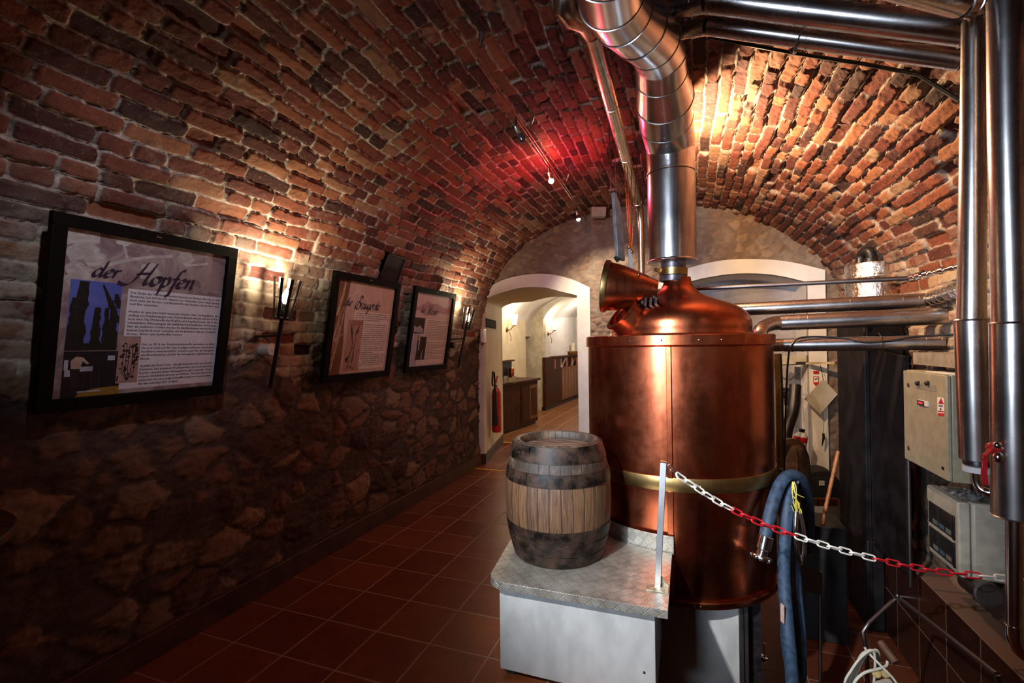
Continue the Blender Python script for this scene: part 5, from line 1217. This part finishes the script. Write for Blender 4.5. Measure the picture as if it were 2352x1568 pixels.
pr_ = [(0,-.06),(.185,-.06)]
h = zt-q.z
for i in range(13): pr_.append((.186+(.006 if i % 2 else 0)+(.010 if i == 7 else 0), h*i/12))
pr_ += [(.17,h+.004),(0,h+.006)]
b = MB(); b.lathe(pr_, q, n=64); b.build('foil_wrap', M_FOIL, fd, 60)
b = MB(); b.lathe([(.19,h*.60),(.197,h*.61),(.197,h*.64),(.19,h*.65)], q, n=64); b.build('foil_seam', M_FOIL, fd, 60)
b = MB(); e0 = at(1976, 605, y=4.5); b.tube(crom([e0-Vector((0,0,.03)), at(1977, 588, y=4.5), at(1988, 576, y=4.45), at(1998, 578, y=4.42), at(2001, 592, y=4.42)], 6), .033, 16); b.cyl(at(2000, 594, y=4.42)-Vector((0,0,.05)), at(2000, 594, y=4.42), .045, 8); b.build('outlet_elbow', M_IRON, fd, 60)
sh = thing('niche_side_board', 'pale board between the white pier and the dark tank, behind the clad pipes', 'board', at(1950, 760, y=5.4))
b = MB(); b.beam(at(1918, 752, y=5.5), at(1985, 752, y=5.2), .10, .02, up=(0,0,1)); b.beam(at(1992, 756, y=5.15), at(2040, 756, y=4.95), .12, .02, up=(0,0,1)); b.build('boards', mat('pale_dusty_board', (.36, .27, .16), .7), sh)
# ---------------------------------------------------------------- control cabinet on the right wall
XC = 1.21
cc = thing('control_cabinet', 'grey-beige control cabinet with a red display on the right wall', 'cabinet', (XC, 3.15, .86))
cy0, cy1, cz0, cz1 = 2.90, 3.40, .865, 1.388
b = MB(); b.box((XC, cy0, cz0), (1.50, cy1, cz1)); b.build('body', M_PLG, cc, 30, .004)
b = MB(); b.box((XC-.018, cy0+.004, cz0+.004), (XC-.001, cy1-.004, cz1-.004)); dr = b.build('door', M_PLG, cc, 30, .004)
def cab(px, py, dx=0): return at(px, py, x=XC-.018-dx)
def cabrect(name, x0, y0, x1, y1, th, m_, par, dx=.0):
    a, c = cab(x0, y0), cab(x1, y1); b = MB(); b.box((XC-.018-dx-th, a.y, c.z), (XC-.018-dx+.001, c.y, a.z)); return b.build(name, m_, par, 30, .001)
cabrect('recess_plate', 2104, 877, 2151, 900, .002, mat('darker_beige_plate', (.27, .235, .18), .5), dr)
for x in (2111, 2133): 
    q = cab(x, 880); b = MB(); b.lathe([(.013,0),(.013,.012),(.009,.016),(0,.016)], q, (-1,0,0), 20); b.build('push_button', M_BLACK, dr, 40)
cabrect('display_bezel', 2110, 917, 2133, 934, .006, M_PLW, dr)
cabrect('display_window', 2110.5, 918, 2126, 933, .0075, M_BLACK, dr)
M_DISP = mat('glowing_red_digits', (.5, .01, .02), .4, emit=(1.0, .03, .05), estr=2.2)
b = MB(); a, c = cab(2114, 922), cab(2123, 928)
for k in range(3):
    y0 = a.y+(c.y-a.y)*(k+.1)/3; y1 = a.y+(c.y-a.y)*(k+.8)/3
    for (v0, v1) in ((0,.14),(.43,.57),(.86,1)): b.box((XC-.0270, y0, c.z+(a.z-c.z)*v0), (XC-.0262, y1, c.z+(a.z-c.z)*v1))
    for yy in (y0, y1): b.box((XC-.0270, yy-.0015, c.z), (XC-.0262, yy+.0015, a.z))
tag(b.build('digits', M_DISP, dr, 0), 'glowing red digits')
wl = cabrect('warning_label', 2153, 911, 2169, 956, .0012, M_PAPER, dr)
b = MB(); q = [cab(2155, 927, .0015), cab(2161, 913, .0015), cab(2168, 928, .0015)]; b.add(q, [(0,1,2)]); q = [cab(2154, 943, .0015), cab(2168.5, 944, .0015), cab(2168.5, 946.5, .0015), cab(2154, 945.5, .0015)]; b.add(q, [(0,1,2,3)]); q = [cab(2154, 948, .0015), cab(2168.5, 949, .0015), cab(2168.5, 956, .0015), cab(2154, 954, .0015)]; b.add(q, [(0,1,2,3)]); b.build('red_print', M_RED, wl, 0, fix=False)
b = MB()
for (x0, y0, x1, y1) in ((2156,930,2159,933.5),(2160,930.5,2165,934),(2158.5,937,2162,942)): b.add([cab(x0,y0,.0015),cab(x1,y0+.3,.0015),cab(x1,y1+.3,.0015),cab(x0,y1,.0015)], [(0,1,2,3)])
b.build('black_print', M_TXTD, wl, 0, fix=False)
for (x, y) in ((2087, 884), (2088, 1029)): 
    q = cab(x, y); b = MB(); b.lathe([(.012,0),(.012,.004),(0,.005)], q, (-1,0,0), 20); b.build('door_lock', M_DSTEEL, dr, 40)
cabrect('maker_plate', 2163, 1070, 2169, 1080, .002, M_BLACK, dr)
b = MB(); a = at(2088, 838, x=1.3); c = at(2200, 846, x=1.22); b.box((1.26, cy0-.2, cz1+.03), (1.48, cy1+.05, cz1+.10)); tag(b.build('cable_trunking', mat('dusty_grey_plastic', (.26, .22, .17), .6)), 'dusty grey trunking on the right wall above the control cabinet', 'trunking')
pp = thing('paper_sheet', 'loose sheet of paper lying on top of the control cabinet', 'paper', (1.24, 3.0, cz1)); b = MB(); b.prism([(1.205,2.93),(1.30,2.90),(1.33,3.16),(1.22,3.20)], (0,0,cz1+.0005), (1,0,0), (0,1,0), (0,0,1), .002); b.build('sheet', M_PAPER, pp)
# fuse box below
fb = thing('fuse_box', 'beige plastic fuse box with two clear windows, below the control cabinet', 'fuse box', (1.38, 3.25, .34))
XF = 1.30; fy0, fy1, fz0, fz1 = 3.07, 3.41, .335, .725
b = MB(); b.box((XF+.055, fy0, fz0), (1.50, fy1, fz1)); b.build('base', M_PLB, fb, 30, .012)
b = MB(); b.prism([(XF+.05,fz0+.004),(XF+.008,fz0+.004),(XF,fz0+.05),(XF,fz1-.09),(XF-.004,fz1-.075),(XF-.004,fz1-.006),(XF+.004,fz1),(XF+.05,fz1)], (0,fy0+.004,0), (1,0,0), (0,0,1), (0,1,0), fy1-fy0-.008); cv = b.build('cover', M_PLB, fb, 30, .008)
M_WIN = mat('smoky_clear_window', (.02, .018, .018), .12, var=.1, spec=.6)
for z0, z1 in ((.520, .640), (.378, .498)):
    b = MB(); b.box((XF-.006, fy0+.055, z0), (XF+.002, fy1-.03, z1)); wn = b.build('window', M_WIN, cv, 30, .003)
    b = MB(); b.box((XF-.008, fy0+.035, z0-.004), (XF+.001, fy0+.048, z1+.004)); b.build('window_latch', M_BLACK, wn, 30, .001)
    b = MB(); 
    for k in range(3): b.box((XF-.0068, fy0+.065+.07*k, z0+.012), (XF-.0060, fy0+.12+.07*k, z0+.036), k % 2)
    b.build('breaker_label', [mat('dim_breaker_label', (.13, .125, .115), .5), mat('blue_label', (.04, .075, .12), .5)], wn, 0)
for z in (.655, .60, .55, .50, .45, .40): 
    r = .028 if z == .655 else .013; b = MB(); b.lathe([(r,0),(r+.002,.0015),(r+.002,.002),(r-.001,.002),(r-.001,.001),(0,.001)], (1.445, fy0-.0002, z), (0,-1,0), 24); b.build('knockout', M_PLB, fb, 40)
bg = thing('plastic_bag', 'crumpled clear plastic bag with odds and ends lying on the fuse box', 'bag', (1.38, 3.2, .727))
M_BAG = mat('crumpled_film', (.40, .38, .36), .12, .35, var=.5, scale=40, bmp=.9)
b = MB(); R = random.Random(4); vs_ = []
for i in range(9):
    for j in range(7): vs_.append(Vector((1.33+.018*j, 3.10+.026*i, .729+R.uniform(.0, .045)*math.sin(math.pi*i/8)*math.sin(math.pi*j/6))))
b.add(vs_, [(i*7+j, i*7+j+1, i*7+j+8, i*7+j+7) for i in range(8) for j in range(6)]); b.build('film', M_BAG, bg, 0, fix=False)
for k in range(4): b = MB(); b.tube([Vector((1.38+.02*k, 3.10+.03*k, .73)), Vector((1.40+.01*k, 3.07+.05*k, .77)), Vector((1.43, 3.08+.04*k, .79-.01*k))], .004, 6); b.build('strap_end', M_GREYC, bg)
# pipe stub on the ledge, small tap by the ledge
b = MB(); a, c = at(2228, 1335, d=2.50), at(2272, 1366, d=2.32); b.tube([a, c], .052, 28); b.lathe([(.053,-.01),(.060,-.008),(.060,.004),(.05,.006)], c, c-a, 28); tag(b.build('drain_pipe', M_DSTEEL, None, 40), 'short dark pipe stub lying on the tiled ledge below the fuse box', 'pipe')
q = at(2083, 1371, x=1.33); tpp = thing('ledge_tap', 'little dark tap on the face of the tiled ledge', 'tap', q); b = MB(); b.cyl(q+Vector((.01,0,0)), q-Vector((.05,0,0)), .010, 12); b.sphere(q-Vector((.05,0,0)), .016, 8); b.beam(q-Vector((.05,0,0)), q-Vector((.05,.05,-.02)), .008, .012); b.build('tap_body', M_DSTEEL, tpp)
# tubular trolley handle and extension lead
th = thing('trolley_frame', 'bent tubular trolley handle standing in the pit at lower right', 'trolley', at(2050, 1560, d=2.4))
pts = [(1990,1500,2.32),(1985,1470,2.32),(1982,1450,2.32),(1996,1430,2.33),(2046,1384,2.38),(2058,1375,2.38),(2072,1378,2.32),(2200,1478,1.95),(2290,1548,1.75)]
b = MB(); b.tube([at(x, y, d=d_) for x, y, d_ in pts], .0095, 14); b.build('handle_tube', M_DSTEEL, th, 60)
b = MB(); b.tube([at(1991, 1500, d=2.32), at(1994, 1640, d=2.35)], .009, 12); b.build('leg_tube', M_DSTEEL, th)
b = MB(); b.tube([at(2290, 1548, d=1.75), at(2330, 1700, d=1.78)], .009, 12); b.build('leg_tube', M_DSTEEL, th)
b = MB(); b.tube([at(2022, 1474, d=2.2), at(2058, 1522, d=2.12)], .016, 18); b.build('grip', mat('brown_grip', (.10, .05, .03), .35), th)
ex = thing('extension_lead', 'coiled white extension lead with a socket block hanging on the trolley handle', 'extension lead', at(1995, 1490, d=2.28))
R = random.Random(8); M_CORD = mat('off_white_cord', (.50, .47, .40), .5, var=.06)
for k in range(8):
    w_ = 30+k*2.6; x0 = 1990+R.uniform(-3, 8); d_ = 2.26-.012*k
    pts = [(x0+16, 1493+R.uniform(-2, 6)), (x0-8, 1500+k*1.0), (x0-w_*.65, 1530+k), (x0-w_, 1575), (x0-w_*.6, 1640), (x0+6, 1650), (x0+18, 1580), (x0+22, 1520)]
    b = MB(); b.tube(crom([at(x, y, d=d_) for x, y in pts], 6, closed=True), .0055, 8, closed=True); b.build('cord_loop', M_CORD, ex, 60)
b = MB(); b.tube(crom([at(1986, 1486, d=2.2), at(1994, 1498, d=2.19), at(2025, 1530, d=2.15), at(2055, 1562, d=2.12), at(2075, 1600, d=2.1)], 6), .0055, 8); b.build('cord_end', M_CORD, ex, 60)
b = MB(); b.tube(crom([at(2038, 1518, d=2.18), at(2036, 1528, d=2.17), at(2020, 1535, d=2.16), at(1985, 1545, d=2.16), at(1962, 1568, d=2.16), at(1950, 1610, d=2.16)], 6), .0062, 8); b.build('cord_end', M_CORD, ex, 60)
q = at(2028, 1585, d=2.13); b = MB(); b.obox(q, (CR*.95+CF*.3).normalized(), (CU*.9-CF*.3+CR*.1).normalized(), (CF*.9+CU*.3).normalized(), .055, .032, .03); sbk = b.build('socket_block', M_PLB, ex, 30, .008)
for px in (2012, 2032): b = MB(); q2 = at(px, 1546, d=2.16); b.lathe([(0,-.004),(.017,-.004),(.019,0),(.017,.008),(0,.009)], q2, (CU*.7-CF*.7), 24); b.build('plug_disc', mat('yellowish_plastic', (.48, .36, .15), .45), ex, 40)
b = MB(); b.tube([at(1996, 1470, d=2.29), at(1997, 1488, d=2.27)], .0025, 6); b.build('hook_wire', M_CHROME, ex)
# grey sheet scraps in the pit behind the hose
cv2 = thing('dark_crate', 'dark crate standing in the pit behind the blue hose', 'crate', at(1895, 1250, y=3.9)); q = at(1895, 1250, y=3.9); b = MB(); b.box((q.x-.13, q.y, PIT), (q.x+.13, q.y+.3, q.z+.12)); b.build('crate_body', M_BLACKM, cv2, 30, .006); b = MB(); b.box((q.x-.135, q.y-.005, q.z+.10), (q.x+.135, q.y+.305, q.z+.125)); b.build('rim', M_IRON, cv2, 30, .003)
gs = thing('grey_sheet', 'tilted grey metal sheet leaning behind the blue hose', 'sheet', at(1855, 1330, y=3.3)); b = MB(); q = [at(1831, 1295, y=3.25), at(1884, 1312, y=3.35), at(1888, 1368, y=3.3), at(1838, 1352, y=3.2)]; b.add(q+[p+Vector((0,.008,0)) for p in q], [(0,1,2,3),(7,6,5,4),(0,4,5,1),(1,5,6,2),(2,6,7,3),(3,7,4,0)]); b.tube([at(1884, 1312, y=3.36), Vector((at(1884,1312,y=3.36).x, 3.40, PIT))], .01, 8); b.build('sheet', M_DSTEEL, gs, 0)
# flood lamp hidden behind the flue that lights the right half of the vault
vl = thing('vault_floodlight', 'small halogen flood lamp behind the flue, aimed at the bricks', 'floodlight', Vector(VAULTLAMP))
b = MB(); b.lathe([(.0,-.10),(.03,-.10),(.05,-.055),(.048,-.055),(.03,-.09),(0,-.09)], Vector(VAULTLAMP), (.1, 0, 1), 24); b.tube([Vector(VAULTLAMP)+Vector((0,.02,-.09)), Vector(VAULTLAMP)+Vector((-.03,.12,-.1)), Vector((-.05, 3.82, 3.17))], .006, 8); b.build('reflector', M_BLACK, vl)
# ---------------------------------------------------------------- doorway: extinguisher, plaque, tape
def cheek(t, off=0.0):   # point on the splayed left cheek, t metres behind the arch face
    return Vector((-2.50-.203*t+off, YE+t, 0))
u_ = Vector((-.203, 1, 0)).normalized(); nn = Vector((1, .203, 0)).normalized()
q = cheek(.42, .085); q.z = .345
fe = thing('fire_extinguisher', 'red fire extinguisher with black horn hanging on the cream cheek of the doorway', 'fire extinguisher', q)
b = MB(); b.lathe([(0,0),(.055,0),(.064,.012),(.066,.03),(.066,.52),(.060,.56),(.045,.595),(.024,.62),(.020,.64),(0,.64)], q, n=40); cy = b.build('cylinder', M_RED, fe, 40)
b = MB(); b.lathe([(.02,.63),(.024,.64),(.024,.665),(.015,.67),(.015,.69),(0,.69)], q, n=24); b.beam(q+u_*(-.02)+Vector((0,0,.675)), q+u_*(-.10)+Vector((0,0,.675)), .018, .022); b.build('valve', M_CHROME, fe, 40)
b = MB(); b.beam(q+u_*(-.03)+Vector((0,0,.69)), q+u_*.12+Vector((0,0,.775)), .008, .022, up=nn); b.beam(q+u_*(-.03)+Vector((0,0,.685)), q+u_*.13+Vector((0,0,.70)), .008, .018, up=nn); b.build('handle', M_RED, fe, 30, .001)
def ex(a, c, z): return q+u_*a+nn*c+Vector((0, 0, z))
b = MB(); b.tube(crom([ex(-.09,0,.675), ex(-.17,.0,.66), ex(-.27,.0,.69), ex(-.31,.01,.77), ex(-.27,.01,.85), ex(-.19,.01,.84), ex(-.155,.01,.72), ex(-.15,.01,.56)], 7), .012, 14); b.build('hose', M_BLACK, fe, 60)
b = MB(); b.lathe([(.022,.62),(.026,.55),(.036,.30),(.048,.12),(.045,.12),(0,.13)], ex(-.155,.01,0), n=28); b.build('horn', M_BLACK, fe, 40)
def wrap(z0, z1, a0, a1, m_, nm, par, r=.0668):
    b = MB(); b.lathe([(r, z0), (r, z1)], q, (0,0,1), 10, up=(0,1,0), a0=a0, a1=a1); return b.build(nm, m_, par, 60)
aa = math.radians
wrap(.30, .37, aa(-98), aa(-60), M_PAPER, 'label', cy); wrap(.36, .385, aa(-98), aa(-60), M_REDP, 'label_header', cy, .067); wrap(.20, .235, aa(-80), aa(-62), M_YEL, 'yellow_tag', cy)
wrap(.245, .265, aa(-98), aa(-60), M_DSTEEL, 'label_line', cy); wrap(.31, .345, aa(-92), aa(-84), M_BLACK, 'pictogram', cy, .0672)
def oncheek(px, py):
    d = ray(px, py); o = cheek(0)+nn*.004; t = ((o-CO).dot(nn))/d.dot(nn); return CO+d*t
c_ = oncheek(1126.5, 743); pq = thing('wall_plaque', 'dark rectangular plaque on the cream cheek of the doorway', 'plaque', c_)
hl = (oncheek(1139, 743)-oncheek(1114, 743)).length/2; b = MB(); b.obox(c_, u_, (0,0,1), nn, hl, .060, .007); b.build('plate', mat('dark_green_plaque', (.035, .034, .024), .9, spec=.03), pq, 30, .002); b = MB(); b.obox(c_+nn*.008, u_, (0,0,1), nn, hl*.8, .036, .001); b.build('relief', mat('dark_relief', (.055, .052, .040), .9, bmp=.5, scale=90, spec=.03), pq)
c_ = oncheek(1110, 771); em = thing('alarm_sounder', 'small rounded white fitting below the plaque on the doorway cheek', 'fitting', c_)
b = MB(); b.obox(c_, u_, (0,0,1), nn, .10, .095, .022); b.build('housing', M_PLW, em, 30, .018); b = MB(); b.obox(c_-Vector((0,0,.085)), u_, (0,0,1), nn, .09, .012, .023); b.build('red_edge', M_REDP, em, 30, .004)
b = MB(); b.box((-2.575, 5.458, .0), (-1.25, 5.480, .0035)); tag(b.build('floor_tape', M_YEL, None, 0), 'yellow tape strip across the floor just before the doorway', 'tape', 'yellow floor tape strips')
b = MB(); b.box((-2.80, 7.055, .0), (-1.25, 7.085, .0035)); tag(b.build('floor_tape', M_YEL, None, 0), 'yellow tape strip across the floor at the far end of the doorway passage', 'tape', 'yellow floor tape strips')
# ---------------------------------------------------------------- back room
M_SHADE = mat('glowing_sconce_glass', (.9, .85, .7), .4, emit=(1.0, .82, .55), estr=7)
M_ABR = mat('antique_brass', (.20, .11, .04), .4, .8)
def sconce(pw, py_, label, out, power, plane):
    c_ = Vector(pw); t = thing('wall_sconce', label, 'wall lamp', c_, 'brass wall sconces in the back room'); out = Vector(out)
    b = MB(); b.lathe([(0,0),(.055,0),(.05,.012),(.03,.022),(.012,.03),(0,.032)], c_, out, 28); b.build('back_plate', M_ABR, t)
    p = c_+out*.03; s_ = c_+out*.17+Vector((0,0,.09))
    b = MB(); b.tube(crom([p, c_+out*.08+Vector((0,0,.0)), c_+out*.13+Vector((0,0,.055)), s_], 6), .008, 10); b.tube(crom([p+out*.01, c_+out*.06-Vector((0,0,.06)), c_+out*.09-Vector((0,0,.15)), c_+out*.085-Vector((0,0,.21))], 6), .007, 10); b.sphere(c_+out*.085-Vector((0,0,.215)), .012, 8); b.build('scroll_arm', M_ABR, t, 60)
    b = MB(); b.lathe([(.03,-.02),(.035,0),(.02,.01),(0,.01)], s_, n=20); b.build('cup', M_ABR, t)
    b = MB(); b.lathe([(.035,.005),(.048,.06),(.066,.17),(.075,.215),(.072,.215),(.045,.06),(.03,.012)], s_, n=32); tag(b.build('lamp_shade', M_SHADE, t, 40), 'glowing glass shade')
    lamp('POINT', 'sconce_light', s_+Vector((0,0,.25)), power, (1.0, .78, .48), None, .04)
sc1 = at(1164, 757, x=-3.45); sconce(sc1, 0, 'brass sconce with a glowing shade on the nearer cream wall of the back room', (1, 0, 0), 9, 0)
sc2 = at(1259, 766, x=-3.17); sconce(sc2, 0, 'brass sconce with a glowing shade above the striped cabinet in the back room', (1, 0, 0), 9, 0)
# curved wooden counter
ct = thing('wooden_counter', 'dark wooden counter with an overhanging top in the back room', 'counter', (-3.1, 8.4, 0))
CX_ = [(-3.02, 7.55), (-2.895, 8.28), (-2.80, 9.08)]
b = MB(); b.prism([(-3.44, 7.55), (-3.02, 7.55), (-2.895, 8.28), (-2.80, 9.08), (-3.44, 9.08)], (0,0,.05), (1,0,0), (0,1,0), (0,0,1), .80); b.build('cabinet_body', M_DARKW, ct, 20, .004)
b = MB(); b.prism([(-3.44, 7.50), (-2.985, 7.50), (-2.855, 8.27), (-2.75, 9.13), (-3.44, 9.13)], (0,0,.85), (1,0,0), (0,1,0), (0,0,1), .045); b.build('counter_top', M_DARKW, ct, 20, .006)
b = MB(); b.prism([(-3.44, 7.6), (-3.06, 7.6), (-2.93, 8.28), (-2.84, 9.04), (-3.44, 9.04)], (0,0,0), (1,0,0), (0,1,0), (0,0,1), .05); b.build('plinth', M_BLACK, ct)
d_ = (Vector((-2.80, 9.08, 0))-Vector((-2.895, 8.28, 0))).normalized(); n_ = Vector((d_.y, -d_.x, 0))
for k, f_ in enumerate((.27, .73)):
    c_ = Vector((-2.895, 8.28, .45))+d_*.80*f_; b = MB(); b.obox(c_+n_*.006, d_, (0,0,1), n_, .185, .33, .008); dd = b.build('door', M_MIDW if k else M_DARKW, ct, 30, .003); b = MB(); b.obox(c_+n_*.012, d_, (0,0,1), n_, .13, .27, .006); b.build('door_panel', M_DARKW, dd, 30, .003)
    b = MB(); b.sphere(c_+n_*.03+d_*(.16 if k == 0 else -.16)+Vector((0,0,.25)), .014, 8); b.build('knob', M_ABR, dd)
b = MB(); b.box((-3.449, 7.6, .905), (-3.43, 9.3, 1.22)); ln_ = b.build('back_splash', M_BLACK, ct, 30, .002); b = MB(); b.box((-3.449, 7.55, 1.22), (-3.38, 9.36, 1.25)); b.build('splash_ledge', M_DARKW, ct, 30, .004)
for i, (px, lab) in enumerate(((1162, 'leftmost of three pale paper cards standing on the wooden counter'), (1172.5, 'middle of three pale paper cards standing on the wooden counter'), (1181, 'rightmost of three pale paper cards standing on the wooden counter'))):
    q2 = at(px, 878, z=.895); q2.x = max(q2.x, -3.38); b = MB(); h_ = .115 if i != 1 else .085
    b.obox(q2+Vector((0,0,h_/2+.0005)), Vector((CR.x, CR.y, 0)).normalized(), (0,0,1), Vector((CF.x, CF.y, 0)).normalized(), .033, h_/2, .004); tag(b.build('menu_card', mat('pale_card', (.62, .64, .52), .6), None, 0), lab, 'card', 'paper cards on the counter')
q2 = at(1175, 858, x=-3.36); b = MB(); cs = thing('copper_jar', 'small copper-red jar behind the paper cards on the wooden counter', 'jar', (q2.x, q2.y, .8955)); b.lathe([(0,0),(.05,0),(.055,.02),(.055,.17),(.035,.2),(0,.2)], (q2.x, q2.y, .8955), n=24); b.build('jar_body', M_COP, cs)
# striped cabinet
sc = thing('striped_cabinet', 'long wooden cabinet with striped front and slanted display shelf in the back room', 'cabinet', (-3.1, 12, 0))
A_, B_ = Vector((-3.12, 10.74, 0)), Vector((-2.93, 13.8, 0)); d_ = (B_-A_).normalized(); n_ = Vector((d_.y, -d_.x, 0)); Lc = (B_-A_).length
sp_ = 1.2
b = MB(); b.obox(A_+d_*(sp_/2)-n_*.03+Vector((0,0,.665)), d_, n_, (0,0,1), sp_/2, .04, .585); b.build('end_panel', M_DARKW, sc, 30, .003)
b = MB(); b.obox(A_+d_*(Lc/2)-n_*.05+Vector((0,0,.04)), d_, n_, (0,0,1), Lc/2, .05, .04); b.build('plinth', M_BLACK, sc)
b = MB(); b.obox(A_+d_*((sp_+Lc)/2)-n_*.02+Vector((0,0,.53)), d_, n_, (0,0,1), (Lc-sp_)/2, .04, .42); b.build('front_body', M_MIDW, sc, 30, .003)
for k in range(7):
    c_ = A_+d_*(sp_+.12+k*.27)+n_*.022+Vector((0,0,.52)); b = MB(); b.obox(c_, d_, n_, (0,0,1), .06, .004, .36); tag(b.build('front_stripe', mat('golden_stripe_wood', (.34, .16, .06), .42, var=.3), sc, 0), 'lighter golden stripe')
b = MB(); b.obox(A_+d_*((.55+Lc)/2)-n_*.03+Vector((0,0,1.24)), d_, n_, (0,0,1), (Lc-.55)/2, .06, .022); b.obox(A_+d_*((.55+Lc)/2)-n_*.055+Vector((0,0,1.1)), d_, n_, (0,0,1), (Lc-.55)/2, .01, .14); b.build('top_shelf', M_DARKW, sc, 30, .003)
for k in range(5):
    c_ = A_+d_*(.7+k*.5)+n_*.0+Vector((0,0,1.07)); b = MB(); b.obox(c_, d_, n_, (0,0,1), .045, .012, .12); b.build('shelf_slat', mat('orange_slat', (.45, .13, .05), .45), sc, 0)
for k in range(3):
    c_ = A_+d_*(1.2+k*.85)+n_*.02; b = MB(); b.beam(c_+Vector((0,0,.97)), c_+d_*.35+Vector((0,0,1.20)), .012, .05, up=n_); b.build('slanted_rail', M_ALU, sc, 0)
q2 = A_+d_*(Lc-.75)+Vector((0,0,1.262)); bo = thing('wooden_bowl', 'shallow light wooden bowl standing on the striped cabinet', 'bowl', q2); b = MB(); b.lathe([(0,0),(.10,0),(.16,.05),(.19,.10),(.18,.10),(.14,.05),(.08,.02),(0,.02)], q2, n=32); b.build('bowl_body', mat('light_bowl_wood', (.40, .19, .07), .45), bo)
cn = thing('cream_candle', 'thick cream candle in the wooden bowl', 'candle', q2+Vector((0,0,.02))); b = MB(); b.cyl(q2+Vector((0,0,.021)), q2+Vector((0,0,.33)), .055, 24); b.build('wax', mat('cream_wax', (.68, .60, .46), .5), cn, 30, .004); b = MB(); b.cyl(q2+Vector((0,0,.33)), q2+Vector((0,0,.345)), .004, 6); b.build('wick', M_BLACK, cn)
